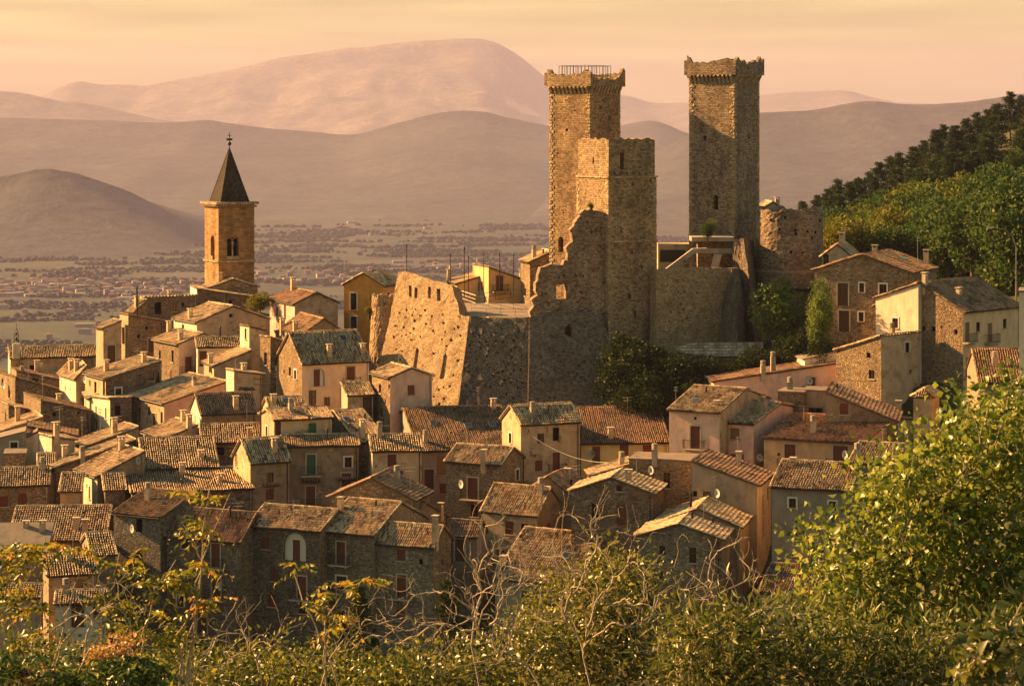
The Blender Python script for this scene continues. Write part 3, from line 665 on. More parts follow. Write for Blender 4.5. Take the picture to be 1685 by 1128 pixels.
    def onroof(px, py):
        d = np.array([(px - CX) / F, 1, -(py - HY) / F]); best = None
        for ro, O, E, S0, n in slopes:
            den = d @ n
            if abs(den) < 1e-6: continue
            k = (O @ n) / den; P = d * k; rel = P - O; fu, fv = rel @ E / (E @ E), rel @ S0 / (S0 @ S0)
            over_ = max(0, -fu, fu - 1) + max(0, -fv, fv - 1)
            if den > 0: over_ += .5
            if best is None or over_ < best[0]: best = (over_, O + E * min(max(fu, .03), .97) + S0 * min(max(fv, .05), .98), ro, n, math.atan2(E[1], E[0]))
        if best is None: return root, Vector((a / 2, b / 2, h)), None
        return best[2], iR @ (Vector(best[1]) - loc), best
    def spot():
        best = max(((q[4] @ -(q[1] + q[2] / 2 + q[3] / 2), q) for q in slopes), key=lambda t_: t_[0])[1]; P = best[1] + best[2] * rw.uniform(.12, .88) + best[3] * rw.uniform(.3, .9)
        return best[0], iR @ (Vector(P) - loc)
    if slopes and roof != 'flat' and tile != 'sheet' and cat == 'house' and a > 3:
        if not chim: ro, p = spot(); chimney(ro, p, rw.choice(['c', 'c', 'r', 'p']), rw.choice([.7, .9, 1.2]))
        if not ant and rw.random() < .55: ro, p = spot(); antenna(ro, p, rw.choice([1.8, 2.4, 3.0]), rw.uniform(0, 3))
        if rw.random() < .25: ro, p = spot(); chimney(ro, p, 'p', .6)
    for c in chim:
        ro, p, _ = onroof(c[0], c[1]); chimney(ro, p, c[2] if len(c) > 2 else 'c', c[3] if len(c) > 3 else 1.1)
    for c in ant:
        ro, p, _ = onroof(c[0], c[1]); antenna(ro, p, c[2] if len(c) > 2 else 2.4, (c[0] * 1.7) % 3)
    for c in skyl:
        ro, p, bst = onroof(c[0], c[1])
        if bst is None: continue
        e_ = iR @ Vector(bst[4] and (math.cos(bst[4]), math.sin(bst[4]), 0) or (1, 0, 0)); n_ = iR @ Vector(bst[3]); s2 = n_.cross(e_)
        Mx = Matrix((e_, s2, n_)).transposed()
        so_ = MB().box(p + n_ * .14, (.85, 1.0, .16), Mx).obj('skylight', M['galv'], ro); MB().box(p + n_ * .225, (.7, .84, .02), Mx).obj('pane', M['glass'], None).parent = ro
    for c in dish:
        fc = 'F' if c[0] > xc else 'L'; s0, z0 = onface(c[0], c[1], fc)
        s0 = min(max(s0, .3), (a if fc == 'F' else b) - .3)
        p = Vector((s0, -.4, z0)) if fc == 'F' else Vector((-.4, b - s0, z0)); dish_obj(root, p, -t - .7 if fc == 'F' else -t - .9)
    for c in awn:
        fc = 'F' if c[0] > xc else 'L'; s0, z0 = onface(c[0], c[1], fc); wd = c[2] if len(c) > 2 else 1.9
        s0 = min(max(s0, wd / 2 + .05), (a if fc == 'F' else b) - wd / 2)
        if fc == 'F':
            Vt, Ft, tt = tiles((s0 - wd / 2, -.65, z0 - .1), (wd, 0, 0), (0, .63, .27), 0, 0, .26, .34, rng, ridge=False, verge=(False, False))
            aw = MB().add([(s0 - wd / 2, -.65, z0 - .12), (s0 + wd / 2, -.65, z0 - .12), (s0 + wd / 2, -.01, z0 + .15), (s0 - wd / 2, -.01, z0 + .15), (s0 - wd / 2, -.01, z0 - .1), (s0 + wd / 2, -.01, z0 - .1)],
                [(0, 1, 2, 3), (0, 4, 5, 1), (0, 3, 4), (1, 5, 2)]).obj('awning', M['under'], root)
            tag(link('roof_tiles', np_mesh('roof_tiles', Vt, Ft, M['tiler'], tt), aw), kind='stuff')
    return root
# ---------------------------------------------------------------- the village houses
M['pq'] = plaster_mat('plaster_straw', (.58, .41, .22), .85)
# far left and around the bell tower
H('church_nave', 'long church nave with tiled roof at the left edge below the valley', 335, 17, 589, x1=166, th=15, yr=571, wall='pb', wallL='pw', h=6, win=[(54, 606, 'o', .9, 1.0), (111, 602, 'o', .9, .9)], tile='tile', cat='church')
H('narrow_house', 'narrow tall house with sunlit left wall right of the church nave', 325, 170, 540, x0=158, x1=200, th=35, roof='sL', yr=528, wall='pb', wallL='pl', win=[(183, 583, 'B', 1.2, 2.6)], h=7, ant=[(190, 534, 2)])
H('stone_house', 'stone house with bare sloping top beside the narrow tall house', 327, 211, 519, x0=197, x1=268, th=35, roof='sR', yr=528, wall='st', wallL='pl', win=[(203, 552, 'o', .9, 2.4), (228, 553, 'h'), (249, 568, 'B', 1., 2.)], h=6, tile='tileb', ant=[(256, 524, 2.5)])
H('stone_house', 'dark stone house with stovepipe on the crest left of the church', 336, 240, 489, x0=228, x1=324, th=25, roof='sB', rise=1.0, b=6, wall='sd', wallL='pl', win=[(260, 507, 'o'), (286, 506, 'w'), (301, 501, 'h')], h=6, ant=[(287, 487, 2.2)])
H('stone_shed', 'small lean-to with chimney below the stovepipe on the crest', 332, 221, 513, x0=211, x1=242, th=35, roof='sL', yr=494, wall='st', h=5, chim=[(225, 503), (235, 510, 'p', 3.2)])
H('stone_house', 'low stone building directly in front of the bell tower base', 343, 324, 476, x0=313, x1=411, th=15, roof='sR', yr=488, wall='sd', wallL='pw', win=[(353, 494, 'w', .6, .9), (379, 497, 'h')], h=6, tile='tile', ant=[(352, 478, 2.6)])
H('stone_house', 'gabled building with pale verge at the foot of the bell tower', 347, 345, 473, x1=424, b=5, th=16, roof='L', yr=460, wall='st', h=5)
H('gabled_house', 'house with round gable window and broad left roof below the bell tower', 322, 324, 530, x0=286, x1=442, th=32, roof='L', yr=504, wall='pl', wallL='pw', win=[(380, 519, 'h', .5, .5), (301, 540, 'w'), (350, 560, 'w')], h=8, chim=[(313, 524)])
H('plaster_house', 'pale house with tall left windows and small balcony below the round gable window', 312, 294, 566, x0=253, x1=374, th=32, roof='L', yr=549, wall='pp', wallL='st', win=[(263, 586, 'n'), (284, 586, 'n'), (310, 600, 'd')], h=10, chim=[(278, 547, 'c', 1.3), (297, 560)])
H('plaster_house', 'low white wing with shed roof beside the small balcony', 309, 325, 571, x1=396, th=12, roof='sF', yr=556, wall='pw', h=8, win=[(334, 590, 'D'), (370, 585, 'w')], chim=[(362, 553, 'p', 1.4)])
H('tower_house', 'tall slim house with bright left wall left of the stone house with dishes', 303, 410, 538, x0=395, x1=434, th=35, roof='sR', yr=543, wall='pl', wallL='pw', win=[(404, 549, 'n', .5, 1.4)], h=12, tile='tileb')
H('plaster_house', 'plaster house with steep lit verge under the tall slim house', 299, 352, 602, x1=414, b=6, th=20, roof='sL', yr=577, wall='pl', h=8, chim=[(345, 600)])
H('stone_house', 'tall stone house with lit left wall and two satellite dishes', 298, 445, 556, x0=428, x1=470, th=40, roof='sR', yr=562, wall='sd', wallL='st', h=11, win=[(437, 590, 'n')], dish=[(454, 606), (462, 612)])
H('cottage', 'white cottage with orange gable and tall chimney on the crest', 325, 485, 500, x0=444, x1=556, th=25, roof='L', yr=482, wall='pb', wallL='pp', win=[(469, 514, 'D')], h=8, chim=[(482, 478, 'c', 1.6)], tile='tiler')
H('stone_house', 'brown roofed gable between the white cottage and the arched window house', 306, 500, 549, x0=464, x1=566, th=22, roof='L', yr=525, wall='pd', h=7, tile='tileb', chim=[(460, 543), (486, 545)])
H('ochre_house', 'ochre house with two tall windows left of the castle bastion', 330, 631, 470, x0=566, x1=664, th=65, roof='F', yr=449, wall='pq', wallL='pk', win=[(582, 496, 'W', 1.0, 2.4), (582, 532, 'W', 1.0, 2.0)], h=11, chim=[(618, 459, 'c', .6)])
H('yellow_house', 'straw yellow gable house with balcony behind the castle terrace', 331, 804, 440, x1=883, b=7, th=20, roof='sR', yr=468, wall='pq', win=[(822, 466, 'd', 1.1, 2.2), (793, 470, 's')], h=7, chim=[(858, 459, 'r', .8)], ant=[(800, 440, 2.5)])
H('yellow_house', 'lower wing of the straw yellow house behind the castle terrace', 334, 752, 467, x1=806, b=7, th=12, roof='sL', yr=451, wall='pq', win=[(793, 471, 's', 1.1, 1.2)], h=6, chim=[(726, 466, 'c', 1.4)])
H('stone_house', 'small lit stone house left of the broken castle wall', 326, 872, 431, x1=909, b=5, th=15, roof='sL', yr=414, wall='st', win=[(886, 442, 'w', .5, 1.0)], h=8)
# left slope
H('stone_house', 'long low house with sloping roof under the church nave', 316, 27, 611, x1=102, b=5, th=20, roof='sR', yr=626, wall='pd', h=7, tile='tileb', win=[(58, 628, 'w')], chim=[(52, 607, 'c', 1.4), (60, 610, 'c', 1.)])
H('stone_house', 'stone house with sunlit left wall at the left edge above the street', 308, 25, 622, x0=-14, x1=92, th=30, roof='sR', yr=640, wall='sd', wallL='st', h=8, win=[(4, 629, 'w'), (15, 648, 'w')], tile='tileb', dish=[(12, 633)])
H('stone_house', 'roof crowded with chimneys left of the long tiled slope', 306, 125, 622, x0=98, x1=162, th=28, roof='L', yr=602, wall='pb', wallL='pw', h=8, chim=[(117, 607), (126, 611, 'c', 1.3)])
H('white_house', 'white house with deep sunlit wall receding along the street', 298, 147, 656, x0=101, x1=176, th=15, roof='sL', yr=644, wall='pl', wallL='pw', h=7, win=[(108, 642, 'n'), (114, 650, 'n'), (121, 662, 'B'), (131, 662, 'n', .6, 1.1)], chim=[(128, 640)])
H('stone_house', 'stone house under a long tiled slope with satellite dish on its corner', 296, 174, 623, x0=140, x1=266, th=30, roof='sL', yr=594, wall='sd', wallL='pl', win=[(157, 641, 'n', .9, 2.1), (171, 641, 'n', .8, 2.3), (249, 619, 'w'), (262, 622, 'n')], h=7, chim=[(175, 611, 'c', 1.2), (237, 597)], dish=[(145, 624)])
H('white_house', 'cream lower storey with roof terrace beneath the satellite dish corner', 292, 181, 656, x0=144, x1=217, th=30, roof='sB', rise=.5, b=None, wall='sd', wallL='pw', win=[(158, 677, 'n', .5, 1.4), (174, 680, 'n', .5, 1.4), (158, 699, 'w'), (194, 675, 'o', .8, 1.2), (206, 680, 'B')], h=8)
H('stone_house', 'house with broad plain roof slope and weathered left wall, centre left', 288, 270, 664, x0=211, x1=374, th=32, roof='sL', yr=628, wall='pp', wallL='pb', win=[(229, 682, 'n', .8, 2.0), (245, 676, 'w'), (254, 694, 'B', 1.1, 2.2), (266, 692, 'n', .7, 2.2)], h=7)
H('stone_house', 'low house with red striped roof and lit left gable', 276, 331, 681, x0=314, x1=421, th=20, roof='F', yr=649, wall='pd', wallL='pw', tile='tiler', h=6, win=[(321, 692, 'n', .5, 1.2)], chim=[(388, 672, 'c', 1.2)])
H('plaster_house', 'house with bright gable strip and awning above the red striped roof', 284, 385, 611, x0=372, x1=431, th=30, roof='sR', yr=616, wall='pl', wallL='pw', h=9, awn=[(405, 640, 2)], win=[(404, 648, 's')])
H('stone_house', 'dark rubble house with sunlit left end wall in the street, far left', 292, 67, 660, x0=39, x1=148, th=25, roof='sR', yr=677, wall='sd', wallL='st', h=9, tile='tileb')
H('stone_shed', 'small stone shed with flat top at the left edge', 296, 14, 668, x0=3, x1=41, th=25, roof='sR', yr=673, wall='st', h=6, tile='tile')
H('stone_house', 'house with lit roof slope and dark chimney at the left edge', 282, -10, 714, x1=71, b=6, th=20, roof='sL', yr=687, wall='pg', h=6, chim=[(29, 694, 'c', 1.6)])
H('white_house', 'plain pale gable with a red lean-to beside it, left edge', 276, 42, 702, x1=123, b=5, th=10, roof='sR', yr=717, wall='pp', h=7, tile='tileb')
H('lean_to', 'small red tiled lean-to against the plain pale gable', 273, 24, 728, x1=62, b=2.6, th=10, roof='sL', yr=711, wall='pw', h=5, tile='tiler', pipe=False, cat='shed')
H('grey_house', 'grey plaster house with one small window at the left edge', 271, -15, 723, x1=42, b=4, th=10, roof='sL', yr=709, wall='pg', h=6, win=[(23, 735, 'W')], tile='sheet')
H('plaster_house', 'pale boxy house with lit triangular end and brown chimney pipe', 268, 85, 720, x0=65, x1=123, th=35, roof='sR', yr=723, wall='pl', wallL='pw', h=6, chim=[(101, 722, 'c', 1.5)])
H('stone_house', 'brown tile roof with aerials beside the pale boxy house', 270, 140, 735, x0=119, x1=228, th=30, roof='sL', yr=703, wall='pd', h=6, chim=[(188, 712, 'c', 1.5)], ant=[(135, 728, 3.), (165, 715, 3)])
H('stone_house', 'long brown roof slope with lit stones above the white tall gable house', 262, 92, 769, x0=80, x1=224, th=25, roof='sL', yr=724, wall='sd', wallL='pl', h=7, win=[(175, 752, 'w')], chim=[(106, 752), (140, 756, 'r', .8)], ant=[(196, 735, 3.4)])
H('stone_wall_house', 'low rubble house with flat top at the left edge behind a tiled roof', 266, 7, 747, x1=42, b=4, th=10, roof='flat', wall='st', h=6, pipe=False)
H('small_house', 'small striped roof tucked behind the long brown slope, left', 262, 64, 778, x1=90, th=12, yr=747, wall='pd', h=5)
H('white_gable_house', 'tall narrow white house with sunlit wall left of the striped roofs', 254, 160, 784, x0=126, x1=238, th=32, roof='sL', yr=743, wall='pd', wallL='pw', h=9, win=[(143, 799, 'h', .35, .4), (147, 810, 'n', .4, 1.4), (157, 812, 'h'), (157, 850, 'n', .5, 1.2)], dish=[(226, 757)], ant=[(200, 765, 3)])
H('stone_house', 'wide striped roof with deep shadow, upper of the two left centre', 258, 237, 771, x1=358, th=13, yr=722, wall='sd', h=7, tw=.25, chim=[(331, 752, 'c', .5)])
H('stone_house', 'small plain roof between the weathered house and the wide striped roofs', 272, 270, 722, x0=236, x1=326, th=30, roof='sL', yr=699, wall='pp', h=6, chim=[(302, 694), (318, 706, 'c', 1.3)])
H('stone_house', 'house with striped roof and one dark square window, left centre', 268, 333, 728, x1=432, th=10, yr=699, wall='sd', h=7, win=[(363, 742, 'o', .8, .9)], chim=[(411, 722, 'c', 1.)])
H('stone_house', 'longest striped roof with lit left gable, lower of the two left centre', 250, 217, 811, x0=202, x1=416, th=13, roof='F', yr=775, wall='sd', wallL='pl', h=8, tw=.25, chim=[(300, 780, 'c', 1.), (268, 771, 'c', .4), (363, 792, 'c', .6)])
H('stone_house', 'house with brown awning window and steep striped roof, centre left', 254, 412, 761, x0=384, x1=476, th=26, roof='F', yr=723, wall='pd', wallL='pl', h=9, win=[(444, 813, 's'), (389, 757, 't', .8, 1.4)], awn=[(446, 797, 1.8)])
H('stone_house', 'roof with small chimney at the left edge above the brown shuttered wall', 258, -24, 800, x1=80, th=10, yr=771, wall='st', h=8, win=[(37, 823, 's', .9, 1.6)], tw=.25)
H('garage', 'little striped roof over an orange plaster wall between houses, left', 252, 99, 808, x1=132, th=5, roof='sF', yr=779, wall='po', h=6, tw=.25, pipe=False, cat='outbuilding')
H('stone_house', 'small dark striped roof right of the white narrow house', 251, 173, 806, x1=206, th=14, yr=780, wall='sd', h=8, tw=.25)
H('stone_house', 'broad striped roof with two dark chimneys, lower left', 243, 15, 889, x1=172, th=4, yr=834, wall='pd', h=6, tw=.25, chim=[(125, 870, 'c', .9), (140, 876, 'c', 1.1)])
H('shed', 'grey sheet roofed shed at the left edge in front of the broad striped roof', 235, -14, 906, x1=76, th=4, roof='sF', yr=860, wall='pd', h=5, tile='sheet', chim=[(70, 872, 'c', .7), (43, 866, 'c', .3)], cat='shed')
H('small_house', 'short striped roof beside the grey stone block, lower left', 233, 152, 913, x1=190, th=18, yr=878, wall='pd', h=5, tw=.25)
H('plaster_house', 'house half hidden by yellow leaves with striped roof, lower left', 226, 80, 947, x1=158, th=16, yr=914, wall='pd', h=9, win=[(130, 961, 'w'), (110, 966, 's')], dish=[(115, 905)], tw=.25)
H('plaster_house', 'low pale lean-to behind branches at the lower left', 221, 92, 993, x1=174, th=8, roof='sF', yr=975, wall='pw', h=6, win=[(128, 1012, 'B', 1.2, 2.2), (160, 1006, 'w')])
H('plaster_house', 'peach coloured wall behind leaves at the lower left corner', 221, -14, 984, x1=64, th=6, roof='sF', yr=965, wall='pl', h=8, win=[(30, 1010, 'w')])
# front row of tall stone houses
H('stone_block', 'tall stone house with open window and dish, left end of front row', 238, 264, 851, x0=187, x1=372, th=62, roof='L', yr=811, wall='sd', wallL='sg', h=13, win=[(229, 864, 'o', .8, 1.4), (229, 914, 's'), (242, 960, 's'), (215, 985, 'w')], dish=[(222, 868)], tile='tileb', awn=[])
H('stone_block', 'tall stone house with two balconies, second of front row', 235, 396, 890, x0=274, x1=445, th=66, roof='L', yr=844, wall='st', wallL='sd', h=12, win=[(304, 893, 'w'), (355, 913, 'd', 1.0, 2.4), (356, 966, 'd', 1.0, 2.3), (305, 953, 's'), (297, 988, 'W'), (330, 1020, 'B', 1.5, 2.6), (412, 901, 'h', .4, .7)], dish=[(366, 963)], tile='tiler', ant=[])
H('stone_block', 'tall stone house with white arched loggia in front row', 234, 527, 873, x0=409, x1=582, th=66, roof='L', yr=839, wall='st', wallL='sd', h=13, win=[(485, 899, 'A', 2.6, 2.9), (437, 893, 's'), (451, 946, 's'), (447, 988, 's'), (497, 966, 'd'), (497, 1000, 'w')], chim=[(418, 868, 'p', 1.)])
H('stone_block', 'stone house with steep gable and glazed balcony door in front row', 233, 615, 880, x0=531, x1=702, th=64, roof='L', yr=827, wall='pd', wallL='sd', h=13, win=[(561, 909, 'd'), (562, 958, 'W', 1.2, 1.3), (545, 975, 'B'), (590, 1000, 'w')], chim=[(556, 838, 'c', 1.)])
H('stone_block', 'stone house with two balconied doors and drainpipe, right end of front row', 231, 713, 899, x0=614, x1=744, th=68, roof='L', yr=866, wall='st', wallL='sg', h=12, win=[(660, 913, 's', .9, 1.1), (661, 964, 'd', 1.0, 2.3), (660, 1011, 's', .9, 1.2)], chim=[(728, 890, 'c', 2.2)])
# centre
H('stone_house', 'gabled stone house with lit verge behind the front row', 244, 543, 817, x1=682, b=6, th=-14, roof='L', yr=787, wall='st', h=8, tile='tiler')
H('stone_house', 'low red tiled roof wedged between gabled houses, centre', 240, 664, 872, x0=625, x1=735, th=64, roof='L', yr=828, wall='pd', h=6, tile='tiler', chim=[(733, 842, 'c', .6)])
H('stone_house', 'brown tiled lean-to below the stone house with loggia', 238, 785, 881, x0=740, x1=800, th=70, roof='L', yr=858, wall='pg', wallL='pd', h=8, tile='tiler', win=[(757, 905, 'B')])
H('stone_house', 'tall shaded house with green door and awnings, centre', 258, 467, 735, x1=590, b=4, th=8, roof='sF', yr=717, wall='pd', h=11, win=[(512, 764, 'G'), (511, 816, 'd'), (573, 760, 'W'), (570, 795, 'B')], awn=[(512, 791, 2.2), (572, 787, 2.4)])
H('stone_house', 'upper storey with lit left wall and striped roof above the green door', 262, 451, 691, x0=428, x1=546, th=22, roof='F', yr=674, wall='pl', wallL='pb', h=8, win=[(514, 705, 'g'), (455, 702, 'n')], tw=.25)
H('stone_house', 'small striped roof directly behind the upper storey with green shutters', 268, 445, 677, x1=504, th=14, yr=655, wall='pl', h=6, skyl=[(470, 660)])
H('stone_house', 'steep striped roof with skylight and stone chimney, centre', 264, 588, 727, x1=634, th=26, yr=676, wall='sd', h=8, skyl=[(570, 691)], chim=[(596, 720, 'c', 1.8)])
H('stone_house', 'stone house with brown shutters and tiled awning, centre', 256, 613, 742, x1=694, th=8, yr=716, wall='pl', h=9, win=[(645, 757, 's', 1., 1.3), (650, 790, 'B')], awn=[(645, 777, 2.4)], tw=.25)
H('stone_house', 'largest tiled roof with skylights under the castle bastion', 266, 690, 742, x1=852, th=13, yr=672, wall='br', h=9, win=[(728, 765, 't', 1.3, 2.2), (706, 788, 'B')], skyl=[(713, 697), (770, 702), (810, 700)], chim=[(812, 672, 'c', .9), (700, 728, 'r', .9)], tile='tileb')
H('stone_house', 'square stone house with loggia and dish under a striped roof, centre', 249, 824, 764, x0=734, x1=862, th=66, roof='L', yr=737, wall='st', wallL='sd', h=10, win=[(778, 803, 'd', 1.2, 2.3), (780, 840, 'w', .9, 1.3)], dish=[(762, 795)], chim=[(795, 764, 'c', 1.2)], tw=.25)
H('tower_house', 'tall plaster tower house with stone side against the castle bastion', 277, 642, 621, x0=612, x1=711, th=25, roof='L', yr=606, wall='pp', wallL='st', h=9, win=[(641, 636, 'h'), (634, 660, 'h')], chim=[(617, 612, 'p', 1.8)])
H('annex', 'small lit annex attached left of the plaster tower house', 279, 572, 650, x1=614, th=18, roof='sF', yr=629, wall='pl', h=6, win=[(604, 668, 'B')], cat='outbuilding')
H('stone_house', 'house with arched window and boldly striped roof left of the bastion', 290, 497, 598, x0=456, x1=607, th=26, roof='F', yr=548, wall='pc', wallL='st', h=9, win=[(522, 620, 'A', 2.0, 2.4), (577, 618, 'd', 1.1, 2.3), (514, 656, 'n', 1.0, 2.2), (568, 655, 'B'), (477, 611, 'w'), (538, 660, 'w')], skyl=[(564, 557)], chim=[(542, 586, 'c', 1.2), (597, 582, 'c', 1.0)], tw=.25)
H('plaster_house', 'crumbling plaster house with lit gable and dark upper window, centre', 258, 857, 698, x0=826, x1=954, th=22, roof='F', yr=668, wall='pl', wallL='pl', h=11, win=[(915, 714, 'o', .8, 1.5), (915, 760, 'd', .9, 2.2)])
H('yellow_house', 'pale yellow house with three shuttered windows and wide brown roof, centre', 262, 956, 729, x1=1100, th=5, yr=671, wall='py', h=8, win=[(981, 748, 's', .9, 1.9), (1027, 740, 's', 1.0, 1.3), (1065, 741, 's', 1.0, 1.3)], tile='tiler', chim=[(1005, 722, 'c', 1.)], dish=[(974, 746)])
H('stone_house', 'long sagging red roof right of the stone house with loggia', 246, 858, 815, x1=945, b=6.5, th=-20, roof='L', yr=783, wall='pd', h=7, tile='tiler', chim=[(934, 792)])
H('stone_house', 'small stone house with russet shutter and half lit roof, lower centre', 240, 884, 847, x0=794, x1=926, th=62, roof='L', yr=803, wall='pd', wallL='pb', h=8, win=[(838, 868, 's', 1.0, 1.4)], tile='tile')
H('stone_house', 'gabled stone house with small attic window behind bare branches, centre', 234, 940, 807, x1=1074, b=6, th=-14, roof='L', yr=786, wall='sd', h=8, win=[(1019, 803, 'w', .6, .6), (1022, 848, 'D')], tile='tile')
H('stone_house', 'small house with bright verge in front of the pale yellow house', 243, 973, 783, x1=1042, b=4, th=4, roof='sL', yr=763, wall='pd', h=5, chim=[(1023, 764, 'r', .8)], pipe=False)
H('stone_house', 'flat topped stone house with dish between yellow house and grey gable', 238, 1140, 759, x0=1035, a=5, th=76, roof='flat', wallL='st', wall='pg', h=9, win=[(1097, 790, 'n')], dish=[(1073, 772)], chim=[(1074, 757, 'r', 1.0)], pipe=False)
H('plaster_house', 'grey plaster gable with three small windows and lit orange side', 234, 1246, 798, x0=1138, x1=1269, th=74, roof='sF', yr=759, wall='pc', wallL='pg', h=10, win=[(1127, 811, 'h'), (1144, 813, 'w', .6, .8), (1163, 815, 'w', .8, .9), (1256, 828, 'n', .8, 1.9), (1256, 865, 'n', .8, 1.9)], dish=[(1182, 810)], tile='tiler')  # the side's lit look comes from its sun-warmed wall colour
H('stone_house', 'big lit roof behind the bare branches, lower centre', 228, 946, 963, x0=815, x1=1042, th=62, roof='L', yr=880, wall='pd', wallL='pg', h=8, win=[(885, 985, 'w'), (865, 990, 'B'), (925, 980, 'w')], tw=.26, skyl=[(932, 915)], chim=[(826, 930, 'c', .7)])
H('stone_house', 'low dark roof between the attic window gable and the big lit roof', 234, 1040, 905, x0=960, x1=1080, th=70, roof='L', yr=868, wall='pd', h=6, tile='tiler')
H('stone_house', 'rubble gable with two small windows and lit roof, lower centre right', 224, 1049, 881, x1=1187, b=7, th=-14, roof='L', yr=862, wall='sg', h=10, win=[(1090, 905, 'w', .6, .9), (1086, 946, 'w', .6, 1.)], ant=[])
H('stone_house', 'roof with white banded chimney behind the rubble gable, centre right', 229.5, 1080, 861, x1=1217, b=8, th=-14, roof='L', yr=837, wall='pd', h=9, chim=[(1137, 836, 'p', 1.6)], win=[])
# right
H('white_house', 'pinkish white house with russet balcony door and striped roof', 248, 1184, 679, x0=1101, x1=1266, th=63, roof='L', yr=640, wall='pl', wallL='pp', h=9, win=[(1144, 688, 'v'), (1144, 719, 'd', 1.1, 2.4), (1143, 760, 's', 1.1, .9)], ant=[(1112, 670, 2.2)], chim=[(1180, 668, 'c', .3)], skyl=[(1145, 661)])
H('white_house', 'pinkish house with tan shuttered window right of the balcony door', 249, 1240, 698, x0=1181, x1=1325, th=62, roof='L', yr=664, wall='pp', wallL='pp', h=8, win=[(1209, 713, 't', 1.1, 1.2), (1213, 759, 'T', 1.6, 1.6)], chim=[(1256, 674, 'r', .9)], dish=[(1245, 752)])
H('orange_house', 'wide orange house with long red brown roof and balcony', 241, 1421, 730, x0=1257, x1=1508, th=66, roof='L', yr=690, wall='po', wallL='po', h=7, win=[(1300, 750, 'd', 1.2, 2.5), (1281, 747, 'v'), (1383, 751, 'd', 1.6, 2.3), (1476, 716, 'W', .8, 2.2)], tile='tiler', chim=[(1338, 712, 'r', 1.3)], dish=[(1393, 747)])
H('stone_house', 'small rubble block between the pinkish house and the grey terrace', 259, 1322, 646, x0=1280, a=4, th=72, roof='flat', wallL='st', wall='sd', h=7, pipe=False, chim=[(1300, 640, 'r', .8)])
H('terrace_house', 'grey roof terrace with parapet above the wide orange house', 260, 1366, 644, x0=1322, a=4, th=76, roof='flat', wallL='pg', wall='pg', h=6, win=[(1342, 675, 'w', 1.6, .6)], pipe=False)
H('stone_house', 'house with long right sloping roof behind the wide orange house', 251, 1358, 645, x1=1474, b=9, th=-12, roof='sR', yr=693, wall='pd', h=6, tile='tiler', chim=[(1487, 676, 'c', .8)])
H('pink_house', 'long low pink house with sloping top below the castle trees', 268, 1175, 628, x1=1385, b=5, th=4, roof='sL', yr=597, wall='pp', h=6, win=[(1335, 634, 'd', .9, 1.9)], chim=[(1272, 612, 'r', 1.8), (1277, 628, 'r', 1.0)], dish=[(1332, 626)], tile='tiler', pipe=False)
H('shed', 'small whitewashed shed under a thin roof above the long pink house', 270, 1324, 590, x1=1378, b=4, th=6, roof='sL', yr=578, wall='pw', h=4, tile='sheet', pipe=False, cat='shed')
H('stone_house', 'big stone gable with white framed windows beside the castle trees', 279, 1340, 444, x1=1498, b=11, th=-26, roof='L', yr=419, wall='st', h=12, win=[(1387, 484, 'B', 1.3, 2.7), (1418, 473, 'W', .6, 1.1), (1453, 476, 'W', .9, 1.25), (1417, 521, 'W', .6, 1.1), (1389, 528, 'B', 1.3, 2.5)], tile='tileb', chim=[(1435, 414, 'c', .6), (1534, 432, 'c', 1.4)], skyl=[(1484, 426)], ant=[(1510, 440, 3.6)])
H('stone_house', 'corner house with cream balcony front and stone gable at right', 263, 1585, 513, x0=1440, x1=1678, th=46, roof='F', yr=465, wall='pc', wallL='st', h=9, win=[(1592, 546, 'T', .9, 2.2), (1629, 547, 'T', 1.0, 2.2), (1593, 603, 'T', 1.0, 2.2), (1608, 600, 'h'), (1520, 540, 'h'), (1536, 541, 'h'), (1573, 546, 'h')], tile='tileb', chim=[(1578, 486, 'c', .6), (1520, 470, 'c', 1.2)])  # sunlight on the balcony front is put into its warm wall colour
H('annex', 'sunlit rough plaster gable half against the stone gable of the corner house', 266.4, 1511, 467, x0=1441, a=1.6, th=46, roof='sB', yr=490, wall='pw', wallL='pw', h=8, tile='tileb', pipe=False, cat='outbuilding')
H('stone_house', 'plaster house with sunlit patch and stone side below the big stone gable', 261, 1450, 553, x0=1376, x1=1514, th=42, roof='sB', yr=576, wall='pl', wallL='st', h=7, win=[(1429, 584, 'h', .6, .6), (1434, 616, 'w', .8, 1.)], pipe=False)
H('small_house', 'low tiled roofs in front of the cream balcony house, right edge', 229, 1612, 629, x1=1700, th=-6, roof='F', yr=575, wall='pd', h=4, tile='tileb', chim=[(1637, 600, 'r', .8)])
H('white_house', 'white house cut by the right edge of the picture', 228, 1677, 480, x1=1740, b=5, th=-14, roof='flat', wall='pw', h=10, pipe=False)
H('chimney_tower', 'square stone chimney tower with tiled cap behind the poplar', 238, 1532, 652, x0=1503, x1=1546, th=68, roof='hip', yr=638, wall='pl', wallL='pl', h=8, tile='tile', pipe=False, cat='tower')
H('grey_house', 'dark grey rendered house with two white framed windows, lower right', 222, 1398, 807, x0=1270, x1=1432, th=70, roof='L', yr=764, wall='pg', wallL='pg', h=11, win=[(1304, 827, 'W', .7, .9), (1370, 832, 'W', .7, .9)], chim=[(1305, 766, 'c', .5)], tw=.25)
H('stone_house', 'stone house with striped roof and banded chimney beside the poplar', 224, 1472, 764, x0=1399, x1=1506, th=66, roof='L', yr=732, wall='pd', wallL='pd', h=10, chim=[(1411, 755, 'r', 1.0)], tw=.25)
H('outbuilding', 'low outbuilding with dark red roof at the foot of the grey house', 215, 1346, 980, x0=1250, x1=1385, th=70, roof='L', yr=934, wall='pl', wallL='pl', h=6, tile='tiler', cat='outbuilding')
